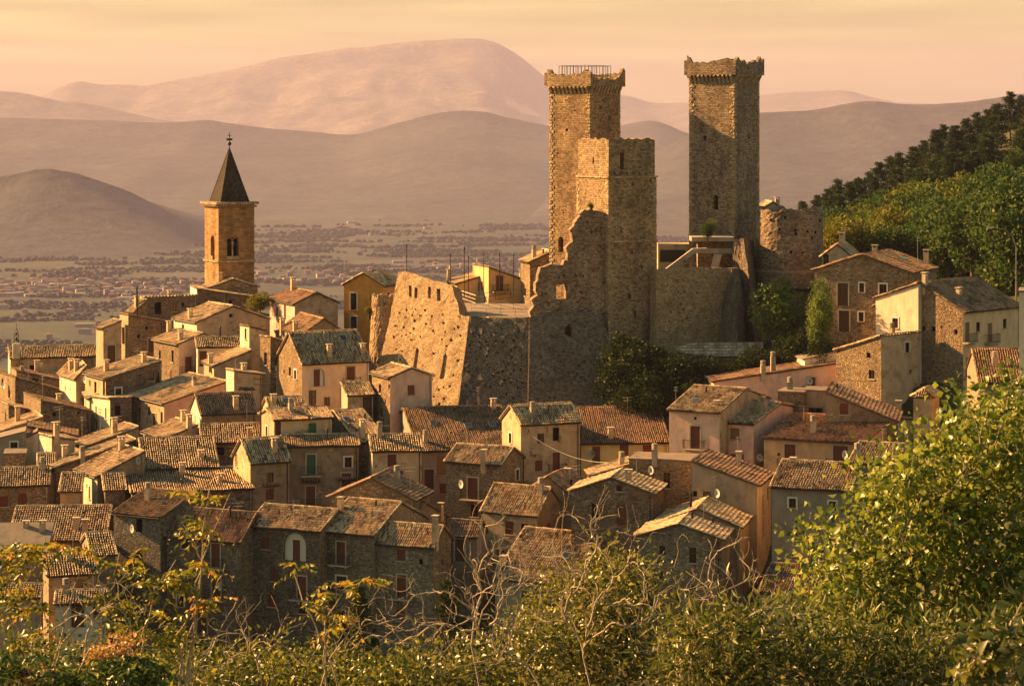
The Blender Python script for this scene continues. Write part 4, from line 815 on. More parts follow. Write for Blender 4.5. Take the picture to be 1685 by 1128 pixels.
H('cottage', 'small cottage between the round bastion and the hillside trees', 292, 1353, 421, x1=1402, b=6, th=-16, roof='L', yr=402, wall='pl', h=6, win=[(1358, 428, 'n')], tile='tile')
H('cottage', 'little gable with dark chimney peeping over the round bastion', 330, 1250, 346, x1=1293, b=5, th=4, roof='L', yr=333, wall='pl', h=6, chim=[(1279, 338, 'c', .9)], pipe=False)
# ---------------------------------------------------------------- castle
def plane3(p0, p1, p2):
    a, b, c = (at(*p) for p in (p0, p1, p2)); n = np.cross(b - a, c - a); n /= np.linalg.norm(n)
    if n @ a > 0: n = -n                                # facing the camera
    return a, n
def onplane(pl, px, py):
    d = np.array([(px - CX) / F, 1, -(py - HY) / F]); return d * ((pl[0] @ pl[1]) / (d @ pl[1]))
def ragged(pts, amp, step, rng, which=None):
    """break the given edges of an outline (metres) into an uneven line of stones"""
    out = []; n = len(pts)
    for i in range(n):
        a, b = np.array(pts[i]), np.array(pts[(i + 1) % n]); out.append(tuple(a)); L = np.linalg.norm(b - a)
        if which is None or i in which:
            k = int(L / step)
            for j in range(1, k): out.append(tuple(a + (b - a) * (j + (rng.random() - .5) * .5) / k + (rng.random(2) - .5) * 2 * amp))
    return out
def slab(name, outline, pl, thick, m, parent=None, holes=(), rag=(0, 1, None), rough=.05, step=1.1, seed=0, back=True):
    """a wall of real thickness standing in plane pl; outline and openings are traced where they meet that plane. holes: (poly, depth or None for through)"""
    rng = np.random.default_rng(seed); n = pl[1]; ux = np.cross((0, 0, 1.), n); ux /= np.linalg.norm(ux); uy = np.cross(n, ux)
    O = onplane(pl, *outline[0]); to2 = lambda q: tuple(((onplane(pl, *q) - O) @ ux, (onplane(pl, *q) - O) @ uy))
    o2 = [to2(q) for q in outline]; area = sum(o2[i][0] * o2[(i + 1) % len(o2)][1] - o2[(i + 1) % len(o2)][0] * o2[i][1] for i in range(len(o2)))
    o2 = ragged(o2, rag[0], rag[1], rng, rag[2]) if rag[0] else o2
    if area < 0: o2 = o2[::-1]
    h2 = [clean([to2(q) for q in h[0]]) for h in holes]
    xs = np.array([p[0] for p in o2]); ys = np.array([p[1] for p in o2]); extra = []
    for gx in np.arange(xs.min() + step / 2, xs.max(), step):
        for gy in np.arange(ys.min() + step / 2, ys.max(), step): extra.append((gx + (rng.random() - .5) * step * .7, gy + (rng.random() - .5) * step * .7))
    v, f = cdt(o2, h2, extra); nb = len(o2) + sum(len(h) for h in h2)
    used = set(i for q in f for i in q)
    P = []
    for i, p in enumerate(v):
        q = O + ux * p[0] + uy * p[1]; P.append(q + n * ((rng.random() - .5) * 2 * rough))
    mb = MB(); mb.add(P, [tuple(q) for q in f], [(p[0], p[1]) for p in v])
    fr = lambda p: O + ux * p[0] + uy * p[1]
    key = {(round(p[0], 4), round(p[1], 4)): P[i] for i, p in enumerate(v)}
    g = lambda p: key.get((round(p[0], 4), round(p[1], 4)), fr(p))
    k = len(o2); mb.add([g(p) for p in o2] + [g(p) - n * thick for p in o2], [(i, k + i, k + (i + 1) % k, (i + 1) % k) for i in range(k)],
                        [(p[0], p[1]) for p in o2] + [(p[0] + thick, p[1] + .1) for p in o2])
    for h, (_, dep) in zip(h2, holes):
        k = len(h); dd = thick if dep is None else dep
        mb.add([g(p) for p in h] + [fr(p) - n * dd for p in h], [(i, (i + 1) % k, k + (i + 1) % k, k + i) for i in range(k)], [(p[0], p[1]) for p in h] + [(p[0] + dd, p[1]) for p in h])
        if dep is not None: mb.add([fr(p) - n * dd for p in h], [tuple(range(k))], [(p[0], p[1]) for p in h])
    if back:
        thr = [h for h, (_, dep) in zip(h2, holes) if dep is None]; v2, f2 = cdt(o2, thr)
        mb.add([fr(p) - n * thick for p in v2], [tuple(q)[::-1] for q in f2], [(p[0], p[1]) for p in v2])
    return mb.obj(name, M[m] if isinstance(m, str) else m, parent)
def prect(x, y, w, h): return [(x - w / 2, y - h / 2), (x + w / 2, y - h / 2), (x + w / 2, y + h / 2), (x - w / 2, y + h / 2)]
def parch(x, y, w, h, lean=0.0, n=7, pt=1.0):
    r = w / 2; pts = [(x - r - lean, y + h / 2), (x + r - lean, y + h / 2)]
    for k in range(n + 1): t = math.pi * k / n; pts.append((x + r * math.cos(t) + lean, y - h / 2 + r * pt - r * pt * math.sin(t)))
    return pts
def putlogs(n, poly, rng, size=(.28, .32)):
    """scatter put-log holes as openings given as pixel points inside a pixel polygon"""
    xs = [p[0] for p in poly]; ys = [p[1] for p in poly]; out = []; tries = 0
    def inside(x, y):
        c = False; m = len(poly)
        for i in range(m):
            x1, y1 = poly[i]; x2, y2 = poly[(i + 1) % m]
            if (y1 > y) != (y2 > y) and x < (x2 - x1) * (y - y1) / (y2 - y1) + x1: c = not c
        return c
    while len(out) < n and tries < 4000:
        tries += 1; x, y = rng.uniform(min(xs), max(xs)), rng.uniform(min(ys), max(ys))
        if all(inside(x + a, y + b) for a in (-5, 5) for b in (-5, 5)) and all(abs(x - q[0]) + abs(y - q[1]) > 9 for q in out): out.append((x, y))
    return out
def hole_px(pts, w=3.2, h=3.6, dep=.5, rng=random): return [(prect(x, y, w * rng.uniform(.7, 1.3), h * rng.uniform(.7, 1.3)), dep) for x, y in pts]

def tower(name, label, Y, xl, xc, xr, ytop, ybot, m, hl=(), hr=(), quoin='quoin', taper=None, cat='tower', nq=1, dep=.8, base_drop=0.0):
    """square tower seen on its corner; left and right faces cut with openings given in pixels (x, y, w, h, shape)"""
    tl, tr = xc - xl, xr - xc; th = math.atan2(tl, tr); C = at(xc, ytop, Y); cth, sth = math.cos(th), math.sin(th)
    dU, dV = np.array([cth, sth, 0]), np.array([-sth, cth, 0]); k = (xr - CX) / F; a = (k * Y - C[0]) / (dU[0] - k * dU[1])
    k = (xl - CX) / F; b = (k * Y - C[0]) / (dV[0] - k * dV[1]); s = (a + b) / 2
    zb = -(ybot - HY) * Y / F - base_drop; Ht = C[2] - zb
    root = empty(name, (C[0], C[1], zb), th, label, cat)
    def onf(px, py, fc):
        d = np.array([(px - CX) / F, 1, -(py - HY) / F]); nrm = dV if fc == 'F' else dU; P = d * ((C @ nrm) / (d @ nrm)); rel = P - C
        return (rel @ dU if fc == 'F' else b - rel @ dV), P[2] - zb
    mb = MB(); sc = Y / F
    hp = {'F': [], 'L': []}
    for fc, lst in (('L', hl), ('F', hr)):
        fs = sth if fc == 'L' else cth
        for (x, y, w, h, sh) in lst:
            u, z = onf(x, y, fc); wm, hm = w * sc / max(fs, .3), h * sc
            u = min(max(u, wm / 2 + .1), s - wm / 2 - .1)
            hp[fc].append(arch(u, z, wm, hm, 8) if sh == 'a' else rect(u, z, wm, hm))
            MB().box((0, dep - .02, 0), (wm + .1, .06, hm + .1)).obj('opening', M['dark'], root, loc=Vector((u, 0, z)) if fc == 'F' else Vector((0, s - u, z)), rz=0 if fc == 'F' else -math.pi / 2)
    out = [(0, -3), (s, -3), (s, Ht), (0, Ht)]
    face_into(mb, (0, 0, 0), (1, 0, 0), (0, 1, 0), out, hp['F'], dep); face_into(mb, (0, s, 0), (0, -1, 0), (1, 0, 0), out, hp['L'], dep)
    face_into(mb, (s, s, 0), (-1, 0, 0), (0, -1, 0), out, []); face_into(mb, (s, 0, 0), (0, 1, 0), (-1, 0, 0), out, [])
    mb.add([(0, 0, Ht - .4), (s, 0, Ht - .4), (s, s, Ht - .4), (0, s, Ht - .4)], [(0, 1, 2, 3)])
    mb.obj('shaft', M[m], root)
    if quoin:                                           # dressed corner stones, long and short in turn
        r = random.Random(len(label)); ms = [MB().box((0, 0, 0), (l, w, hh)).mesh('quoin', M[quoin]) for l, w, hh in ((.78, .46, .36), (.46, .78, .36), (.66, .42, .33), (.42, .7, .33))]
        for (cx, cy, fx, fy) in ((0, 0, 1, 1), (s, 0, -1, 1), (0, s, 1, -1)):
            z = 0.2; i = 0
            while z < Ht - .5:
                q = ms[(i % 2) + 2 * r.randint(0, 1)]; l, w = q.vertices[4].co.x * 2, q.vertices[2].co.y * 2
                pr = .035 + r.random() * .03
                link('quoin', q, root, (cx + fx * (abs(l) / 2 - pr), cy + fy * (abs(w) / 2 - pr), z)); z += .40 + r.random() * .03; i += 1
    return root, s, Ht, sc
def battlements(root, s, z0, over, hpar, m, seed, gaps, ncorb=11):
    """machicolation: a row of corbels on every side carrying a ragged parapet"""
    rng = np.random.default_rng(seed)
    cm = MB().add([(-.16, 0, 0), (.16, 0, 0), (-.16, 0, -1.15), (.16, 0, -1.15), (-.16, -over * .35, -.8), (.16, -over * .35, -.8), (-.16, -over * .7, -.42), (.16, -over * .7, -.42), (-.16, -over, -.2), (.16, -over, -.2), (-.16, -over, 0), (.16, -over, 0)],
        [(2, 3, 5, 4), (4, 5, 7, 6), (6, 7, 9, 8), (8, 9, 11, 10), (0, 2, 4, 6, 8, 10), (11, 9, 7, 5, 3, 1), (0, 10, 11, 1), (0, 1, 3, 2)]).mesh('corbel', M['quoin'])
    sides = [((0, 0), 0), ((s, 0), math.pi / 2), ((s, s), math.pi), ((0, s), -math.pi / 2)]
    for (ox, oy), rz in sides:
        R = Matrix.Rotation(rz, 3, 'Z')
        for k in range(ncorb):
            p = R @ Vector((s * (k + .5) / ncorb, 0, 0)); link('corbel', cm, root, (ox + p.x, oy + p.y, z0), rz)
    for q, ((ox, oy), rz) in enumerate(sides):
        R = Matrix.Rotation(rz, 3, 'Z'); L = s + 2 * over - .9; prof = gaps[q % len(gaps)]
        xs = np.linspace(0, 1, 30); hs = np.interp(xs, [p[0] for p in prof], [p[1] for p in prof]) * hpar + (rng.random(30) - .5) * .3
        hs = np.maximum(hs, .35)
        top = [(x * (L + .9) - over, h) for x, h in zip(xs, hs)]
        b = MB(); n = len(top); t = .45
        if q % 2: top = [(min(max(x, -over + .455), s + over - .455), h) for x, h in top]
        fro = [(x, -over, z0) for x, h in top] + [(x, -over, z0 + h) for x, h in top]; bac = [(x, -over + t, z0) for x, h in top] + [(x, -over + t, z0 + h) for x, h in top]
        allv = [R @ Vector((p[0], p[1], 0)) + Vector((ox, oy, p[2])) for p in fro + bac]
        fs = []
        for i in range(n - 1): fs += [(i, i + 1, n + i + 1, n + i), (2 * n + i + 1, 2 * n + i, 3 * n + i, 3 * n + i + 1), (n + i, n + i + 1, 3 * n + i + 1, 3 * n + i), (i + 1, i, 2 * n + i, 2 * n + i + 1)]
        fs += [(0, n, 3 * n, 2 * n), (n - 1, 3 * n - 1, 4 * n - 1, 2 * n - 1)]
        b.add(allv, fs, [(p[0], p[2]) for p in fro + bac]); b.obj('parapet', M[m], root)
    MB().box((s / 2, s / 2, z0 + .1), (s + over * 1.2, s + over * 1.2, .2)).obj('deck', M['conc'], root)

t1, s1, h1, sc1 = tower('castle_tower', 'left crenellated castle tower with glass railing on its roof', 310, 907, 970.5, 1022, 141, 560, 'tw',
    hl=[(935, 214, 4, 5, 'r'), (925, 402, 8, 26, 'a'), (917, 170, 2.2, 2.6, 'r'), (948, 182, 2.2, 2.6, 'r'), (920, 252, 2.2, 2.6, 'r'), (955, 246, 2.2, 2.6, 'r'), (915, 310, 2.2, 2.6, 'r'), (936, 300, 2.2, 2.6, 'r'), (930, 350, 2.2, 2.6, 'r')], hr=[(988, 177, 3, 7, 'r'), (1003, 194, 3, 8, 'r'), (1005, 214, 2.5, 3, 'r')])
battlements(t1, s1, h1 - .05, .52, 1.9, 'tw', 5, [[(0, 1.0), (.12, .7), (.2, .55), (.7, .5), (.85, .75), (.95, 1.3), (1, 1.2)], [(0, 1), (1, .8)], [(0, .9), (.5, .7), (1, 1)], [(0, 1.1), (.12, 1.2), (.2, .85), (.5, .8), (.75, .95), (.9, 1.1), (1, 1.0)]], 10)
gl = MB()
g0, g1 = .9, s1 - .9
for i in range(9):
    q = g0 + (g1 - g0) * i / 8
    for p in ((q, g0), (q, g1), (g0, q), (g1, q)): gl.box((p[0], p[1], h1 + 1.4), (.05, .05, 2.8))
for z in (1.4, 2.75):
    gl.box(((g0 + g1) / 2, g0, h1 + z), (g1 - g0, .06, .06)).box(((g0 + g1) / 2, g1, h1 + z), (g1 - g0, .06, .06)).box((g0, (g0 + g1) / 2, h1 + z), (.06, g1 - g0, .06)).box((g1, (g0 + g1) / 2, h1 + z), (.06, g1 - g0, .06))
gl.obj('roof_railing', M['metal'], t1)
t2, s2, h2, sc2 = tower('castle_tower', 'right crenellated castle tower above the round bastion', 306, 1142.5, 1208, 1253.5, 122, 470, 'tp',
    hl=[(1168, 227, 5, 7, 'r'), (1185.5, 333, 8, 25, 'a'), (1155, 180, 2.2, 2.6, 'r'), (1190, 175, 2.2, 2.6, 'r'), (1152, 270, 2.2, 2.6, 'r'), (1195, 285, 2.2, 2.6, 'r'), (1160, 350, 2.2, 2.6, 'r')], hr=[(1232, 225, 4, 7, 'r'), (1222, 170, 2, 2.6, 'r'), (1240, 185, 2, 2.6, 'r'), (1220, 280, 2, 2.6, 'r'), (1243, 300, 2, 2.6, 'r'), (1228, 340, 2, 2.6, 'r')])
battlements(t2, s2, h2 - .05, .52, 1.9, 'tp', 9, [[(0, .95), (.1, 1.2), (.2, .8), (.3, 1.1), (.38, .8), (.6, .9), (.68, 1.1), (.75, .8), (.87, 1.3), (.93, .9), (1, 1.25)], [(0, 1), (1, .8)], [(0, .9), (.5, .7), (1, 1)], [(0, 1.3), (.1, 1.2), (.16, .85), (.45, .9), (.6, 1.0), (.8, 1.1), (.9, 1.05), (1, .9)]], 11)
# centre tower: two stages with a string course
t3, s3, h3, sc3 = tower('castle_tower', 'broken middle castle tower without battlements, nearest of the three', 290, 951.5, 1001, 1083, 291, 600, 'tw',
    hr=[(1036, 487, 6, 9, 'a'), (1045, 518, 4, 14, 'r'), (1041, 303, 4, 5, 'r'), (1040, 415, 4, 5, 'r'), (1056, 440, 4, 5, 'r'), (1071, 298, 3, 5, 'r'), (1022, 380, 3, 4, 'r'), (1068, 350, 3, 4, 'r')], quoin='quoin', base_drop=2)
s3b = s3 - .24; H3 = (291 - 228) * sc3; rg = np.random.default_rng(3)
def ragtop(n): return [(s3b * i / n, h3 + H3 + (rg.random() - .5) * .35 - (.3 if i in (0, n) else 0)) for i in range(n, -1, -1)]
def stage(o, ux, nin, holes):
    b = MB(); tp = ragtop(14); tp[0] = (s3b, h3 + H3 - .2); tp[-1] = (0, h3 + H3 - .1); face_into(b, o, ux, nin, [(0, h3 - .1), (s3b, h3 - .1)] + tp, holes, .8); return b
k3 = lambda px, py: h3 + (291 - py) * sc3
st = stage((.12, .12, 0), (1, 0, 0), (0, 1, 0), [rect(1.95 + .1, k3(0, 265), .6, 2.1)] + [rect(.9 + i * .95, k3(0, 286), .22, .3) for i in range(6)])
b2 = stage((.12, s3 - .12, 0), (0, -1, 0), (1, 0, 0), [rect(s3b * .5, k3(0, 265), .35, .8)])
for q in (b2, stage((s3 - .12, s3 - .12, 0), (-1, 0, 0), (0, -1, 0), []), stage((s3 - .12, .12, 0), (0, 1, 0), (-1, 0, 0), [])): st.add(q.v, q.f, q.uv)
st.add([(.1, .1, h3 + H3 - .8), (s3 - .1, .1, h3 + H3 - .8), (s3 - .1, s3 - .1, h3 + H3 - .8), (.1, s3 - .1, h3 + H3 - .8)], [(0, 1, 2, 3)])
st.obj('upper_stage', M['tw'], t3)
MB().box((2.2, .9, k3(0, 265)), (.9, .06, 2.4)).obj('opening', M['dark'], t3)
MB().box((.9, s3 / 2, k3(0, 265)), (.06, .6, 1.1)).obj('opening', M['dark'], t3)
for q, z in enumerate((h3 - .04, h3 - (398 - 291) * sc3)):
    b = MB()
    for c, sz in (((s3 / 2, -.07, z), (s3 + .32, .2, .22)), ((-.07, s3 / 2 + .03, z), (.2, s3 - .1, .218)), ((s3 + .07, s3 / 2 + .03, z), (.2, s3 - .1, .218))): b.box(c, sz)
    b.obj('string_course', M['quoin'], t3)
# ruined wall in front of the middle tower, broken down to the left
R = random.Random(5); npr = np.random.default_rng(5)
ru = empty('castle_wall', at(935, 600, 287), 0, 'ruined castle wall with two window holes climbing to the middle tower', 'wall')
rinv = Matrix.Translation(Vector(ru.location)).inverted()
def under(o, parent):                                   # geometry made in world metres, hung under its thing
    o.parent = parent; o.matrix_parent_inverse = Matrix.Translation(Vector(parent.location)).inverted() if parent.rotation_euler.z == 0 else parent.matrix_basis.inverted(); return o
plr = plane3((880, 600, 288.2), (1003, 600, 290.6), (940, 400, 289.4))
rout = [(874, 530), (1003, 530), (1003, 362), (992, 348), (975, 339), (962, 345), (953, 352), (944, 372), (941, 385), (936, 402), (931, 408), (929, 428), (926, 436), (908, 434), (890, 440), (885, 462), (878, 490), (872, 512)]
rh = [([(915, 493), (932, 491), (931.5, 467), (926, 468), (915, 470)], None)]
rp = putlogs(34, [(885, 525), (1000, 525), (998, 370), (960, 355), (945, 400), (930, 440), (892, 446)], R); rp = [q for q in rp if not (906 < q[0] < 940 and 460 < q[1] < 500)]
under(slab('upper_wall', rout, plr, 1.2, 'tp', None, rh + hole_px(rp, 3, 3.4, .45, R), (.42, .5, list(range(2, 17))), .07, 1.0, 5), ru)
plr2 = plane3((873, 515, 288.3), (990, 515, 289.0), (930, 690, 281.6))
rh2 = [([(930, 552), (940, 553), (940.5, 538), (935, 533), (929.5, 539)], None)]
rp2 = [q for q in putlogs(40, [(876, 530), (985, 530), (1000, 680), (876, 680)], R) if not (920 < q[0] < 950 and 525 < q[1] < 560)]
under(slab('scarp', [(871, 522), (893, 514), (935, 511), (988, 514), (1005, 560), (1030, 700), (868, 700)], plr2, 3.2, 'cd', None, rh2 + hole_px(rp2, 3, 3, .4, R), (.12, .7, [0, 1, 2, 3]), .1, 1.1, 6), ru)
ANCH += [tuple(at(930, 640, 292)), tuple(at(1000, 620, 296))]
# lit bastion
ba = empty('castle_bastion', at(772, 680, 284), 0, 'sunlit sloping castle bastion with arrow slits and shaded right flank', 'bastion')
plb = plane3((655, 450, 303), (771, 520, 290), (746, 700, 283))
bo = [(655, 448), (664, 446), (676, 449), (700, 457), (722, 463), (744, 468), (748, 486), (755, 505), (757, 518), (773, 520), (761, 610), (749, 710), (590, 710), (618, 618), (640, 530)]
bh = [(prect(675, 479, 4.5, 18), .9), (prect(684.5, 482, 4.5, 17), .9), (prect(706.5, 481, 5, 19), .9), (prect(722, 485, 6, 20), .9), (parch(684, 592, 6, 40, 2.5, 7, 2.2), .35), (parch(729.5, 602, 7, 42, 3.0, 7, 2.2), .35)]
bp = [q for q in putlogs(95, [(652, 500), (740, 505), (752, 524), (768, 526), (756, 620), (748, 690), (640, 690), (625, 640)], R) if not (664 < q[0] < 700 and 560 < q[1] < 625) and not (714 < q[0] < 746 and 570 < q[1] < 635)]
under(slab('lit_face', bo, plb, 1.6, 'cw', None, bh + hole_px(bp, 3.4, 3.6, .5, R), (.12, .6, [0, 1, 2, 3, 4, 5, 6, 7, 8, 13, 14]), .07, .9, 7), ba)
plb2 = plane3((773, 520, 289.7), (873, 523, 288.4), (752, 700, 282.7))
bp2 = putlogs(80, [(770, 535), (868, 535), (866, 690), (755, 690)], R)
under(slab('shaded_face', [(772.6, 519), (800, 522), (840, 524), (874, 521), (878, 620), (880, 710), (749, 710), (761, 610)], plb2, 1.6, 'cd', None, hole_px(bp2, 3, 3.4, .45, R), (.1, .6, [0, 1, 2]), .08, 1.0, 8), ba)  # same bastion, darker stone than the lit face: shade painted in
ANCH += [tuple(at(760, 660, 296)), tuple(at(690, 640, 310)), tuple(at(830, 640, 300))]
# round turret left of the bastion
def turret(name, label, pxc, Y, rpx, ytop, ybot, m, flare=1.0, seed=1, ledge=None, arc=(0, 2 * math.pi), hole=None, rag=.35, cat='bastion', foot=True):
    rng = np.random.default_rng(seed); c = at(pxc, ybot, Y); r = rpx * Y / F; Hh = (ybot - ytop) * Y / F; e = empty(name, c, 0, label, cat)
    n, k = 64, 26; V = []; uv = []
    for j in range(k + 1):
        z = Hh * j / k - (2 if j == 0 else 0); rr = r * (1 + (flare - 1) * max(0, 1 - j / k * 1.2))
        for i in range(n + 1):
            t = arc[0] + (arc[1] - arc[0]) * i / n
            zz = z + (rag * (fbm(np.array([i / 3.]), np.array([0.]), seed, 3)[0] - .5) * 2 if j == k else 0)
            ro = rr + (rng.random() - .5) * .12
            V.append((ro * math.cos(t), ro * math.sin(t), zz)); uv.append((r * t, zz))
    q = [(j * (n + 1) + i, j * (n + 1) + i + 1, (j + 1) * (n + 1) + i + 1, (j + 1) * (n + 1) + i) for j in range(k) for i in range(n)]
    b = MB(); b.add(V, q, uv); top = V[-(n + 1):]
    b.add([p for p in top] + [(p[0] * .84, p[1] * .84, p[2] - .05) for p in top] + [(p[0] * .84, p[1] * .84, Hh - 2.2) for p in top], [(i, i + 1, n + 2 + i, n + 1 + i) for i in range(n)] + [(n + 1 + i, n + 2 + i, 2 * n + 3 + i, 2 * n + 2 + i) for i in range(n)])
    b.add([(p[0] * .84, p[1] * .84, Hh - 2.2) for p in top[:-1]], [tuple(range(n))])
    b.obj('round_wall', M[m], e)
    if ledge:
        zl = (ybot - ledge) * Y / F; lb = MB(); lb.add([(r * 1.04 * math.cos(2 * math.pi * i / 48), r * 1.04 * math.sin(2 * math.pi * i / 48), zl + d) for d in (-.14, .14) for i in range(48)],
            [(i, (i + 1) % 48, 48 + (i + 1) % 48, 48 + i) for i in range(48)] + [tuple(range(48))[::-1], tuple(range(48, 96))]); lb.obj('string_course', M['quoin'], e)
    if hole:
        hm = MB().box((0, 0, 0), (.28, .5, .34)).mesh('hole_shade_block', M['dark'])  # near-black block let into the wall; paints the shade of a hole
        for (x, y) in hole:
            X = (x - pxc) * Y / F; 
            if abs(X) >= r: continue
            t = -math.acos(X / r); link('hole_shade_block', hm, e, ((r - .16) * math.cos(t), (r - .16) * math.sin(t), (ybot - y) * Y / F), t + math.pi / 2)
    if foot: ANCH.append((c[0], c[1], c[2]))
    return e
turret('castle_turret', 'slim round turret at the left end of the sunlit bastion', 634, 304, 22, 485, 625, 'cw', 1.35, 4, 542)
turret('castle_bastion', 'low round bastion right of the right castle tower', 1299, 302, 54.5, 343, 446, 'tp', 1.02, 11, 444, hole=[(1277, 375), (1286, 356), (1302, 376), (1303, 382), (1322, 378), (1336, 380), (1330, 389), (1268, 412), (1295, 412), (1314, 412), (1264, 360), (1345, 362)], rag=.7, foot=False)
turret('castle_bastion', 'rough lower drum carrying the round bastion', 1301, 303.5, 58, 447, 600, 'cd', 1.15, 13, None)
# curtain wall and buttress
cu = empty('castle_wall', at(1150, 570, 292), 0, 'plain curtain wall between the middle and right castle towers', 'wall')
plc = plane3((1083, 560, 291), (1210, 560, 295), (1150, 440, 293.5))
cp = putlogs(26, [(1090, 450), (1205, 450), (1190, 555), (1090, 555)], R)
under(slab('wall', [(1080, 445), (1110, 441), (1150, 440), (1190, 440), (1215, 440), (1230, 640), (1078, 640)], plc, 1.8, 'cw', None, hole_px(cp, 2.4, 2.8, .4, R), (.08, .6, [0, 1, 2, 3]), .05, 1.2, 9), cu)
bu = empty('buttress', at(1215, 570, 291), 0, 'rough stone buttress propping the right castle tower', 'buttress')
def frustum(pts, name, m, parent, seed):
    """buttress from rings of (px, py, Y) corners; surface roughened"""
    rng = np.random.default_rng(seed); rings = [[at(*p) for p in r] for r in pts]; b = MB(); n = 14; V = []; uv = []
    rows = []
    for a, c in zip(rings[:-1], rings[1:]):
        for j in range(8): rows.append([x + (y - x) * j / 8 for x, y in zip(a, c)])
    rows.append(rings[-1]); k = len(rings[0]); w = (k - 1) * n + 1
    for r in rows:
        for i in range(w):
            s_, f_ = min(i // n, k - 2), (i - min(i // n, k - 2) * n) / n; p = r[s_] + (r[s_ + 1] - r[s_]) * f_ + (rng.random(3) - .5) * .16
            V.append(p); uv.append((i * .3, p[2]))
    b.add(V, [(j * w + i, j * w + i + 1, (j + 1) * w + i + 1, (j + 1) * w + i) for j in range(len(rows) - 1) for i in range(w - 1)], uv); o = b.obj(name, M[m], None); return under(o, parent)
frustum([[(1204, 443, 294.5), (1210, 442, 292), (1216, 443, 294.5)], [(1189, 500, 294), (1212, 500, 288.5), (1226, 500, 294)], [(1180, 600, 293), (1214, 600, 285), (1236, 600, 293)]], 'scarp', 'cd', bu, 3)
frustum([[(1205, 395, 298), (1224, 392, 297), (1240, 395, 303)], [(1208, 450, 297), (1232, 452, 294), (1246, 452, 303)], [(1222, 600, 297), (1246, 600, 289), (1262, 600, 302)]], 'spur', 'cd', bu, 4)
ANCH += [tuple(at(1150, 590, 290)), tuple(at(1215, 590, 290)), tuple(at(1300, 590, 300)), tuple(at(1100, 600, 285))]
# concrete stair and landing at the foot of the right tower
ld = empty('stair_landing', at(1160, 440, 299), 0, 'concrete landing and stair at the foot of the right castle tower', 'stair')
def boxpx(name, x0, x1, y0, y1, Y, dep, m, parent, rz=0):
    a, b = at(x0, y1, Y), at(x1, y0, Y); o = MB().box((0, 0, 0), (b[0] - a[0], dep, b[2] - a[2])).obj(name, M[m], None)
    o.location = Vector((a + b) / 2) + Vector((0, dep / 2, 0)); o.rotation_euler.z = rz; return under(o, parent)
boxpx('landing', 1138, 1208, 390, 397, 300, 6, 'conc', ld); boxpx('backing_wall', 1148, 1206, 397, 445, 302, 2, 'tp', ld)
boxpx('beam', 1163, 1210, 409, 417, 299, 1.0, 'conc', ld)
frs = [[(1096, 442, 298), (1104, 444, 298)], [(1140, 409, 298), (1145, 416, 298)], [(1163, 408, 298), (1163, 417, 298)]]
b = MB(); vs = []
for q in frs: vs += [at(*q[0]), at(*q[1]), at(*q[0]) + np.array([0, 1.0, 0]), at(*q[1]) + np.array([0, 1.0, 0])]
fs = []
for i in range(2): fs += [(4 * i, 4 * i + 4, 4 * i + 5, 4 * i + 1), (4 * i, 4 * i + 2, 4 * i + 6, 4 * i + 4), (4 * i + 1, 4 * i + 5, 4 * i + 7, 4 * i + 3), (4 * i + 2, 4 * i + 3, 4 * i + 7, 4 * i + 6)]
under(b.add(vs, fs + [(0, 1, 3, 2), (8, 10, 11, 9)]).obj('stair_parapet', M['conc'], None), ld)
b = MB(); b.add([at(1169, 441, 297.5), at(1182, 441, 297.5), at(1188, 418, 297.5), at(1175, 418, 297.5), at(1182, 441, 300.5), at(1188, 418, 300.5)], [(0, 1, 2, 3), (1, 4, 5, 2)]); under(b.obj('pier', M['conc'], None), ld)
boxpx('room', 1085, 1160, 402, 470, 312, 5, 'pl', ld); boxpx('fence_panel', 1086, 1128, 411, 431, 305, .15, 'metal', ld)
# terrace and railings between bastion and ruined wall
te = empty('castle_terrace', at(815, 520, 300), 0, 'castle terrace with metal railings behind the bastion', 'terrace')
b = MB(); b.add([at(750, 519, 291), at(776, 521, 291), at(873, 522, 288.9), at(884, 500, 308), at(752, 498, 318)], [(0, 1, 2, 3, 4)]); under(b.obj('floor', M['sheet'], None), te)
def rail(pts, h, te, name='railing', m='galv', posts=1.5):
    b = MB(); P = [Vector(at(*p)) for p in pts]
    for z in (h, h * .55, .12): b.tube([p + Vector((0, 0, z)) for p in P], .035 if z == h else .022, 5)
    for a, c in zip(P[:-1], P[1:]):
        n = max(1, int((c - a).length / posts))
        for i in range(n + 1): q = a + (c - a) * i / n; b.box(q + Vector((0, 0, h / 2)), (.05, .05, h))
    return under(b.obj(name, M[m], None), te)
rail([(776, 519, 291.3), (800, 520, 290.6), (872, 521, 289.2)], 1.0, te); rail([(760, 492, 306), (783, 500, 302), (866, 519, 299)], 1.1, te)
rail([(775, 504, 312), (815, 494, 314), (840, 491, 314), (878, 494, 312)], 1.3, te, 'footbridge_railing', 'metal', 2.2)
for i, (x, y, Y, hh) in enumerate([(669, 448, 306, 3.4), (764, 490, 300, 6.3), (771, 487, 306, 5), (796, 486, 300, 5.2), (845, 489, 300, 5.3), (741, 470, 310, 4.0), (822, 480, 312, 5)]):
    e = MB().cyl((0, 0, 0), .05, hh, 6).obj('light_mast', M['metal'], None, loc=at(x, y, Y)); MB().cyl((0, 0, hh), .09, .3, 6).obj('lamp_head', M['metal'], e)
    tag(e, ['thin dark mast on top of the sunlit bastion', 'tall thin mast at the left end of the terrace railing', 'thin mast just right of the tallest terrace mast', 'thin mast left of the yellow house window on the terrace', 'thin mast in front of the yellow gable on the terrace',
        'thin mast behind the bastion top left of the yellow house', 'thin mast behind the footbridge railing'][i], 'mast', 'masts round the castle terrace')
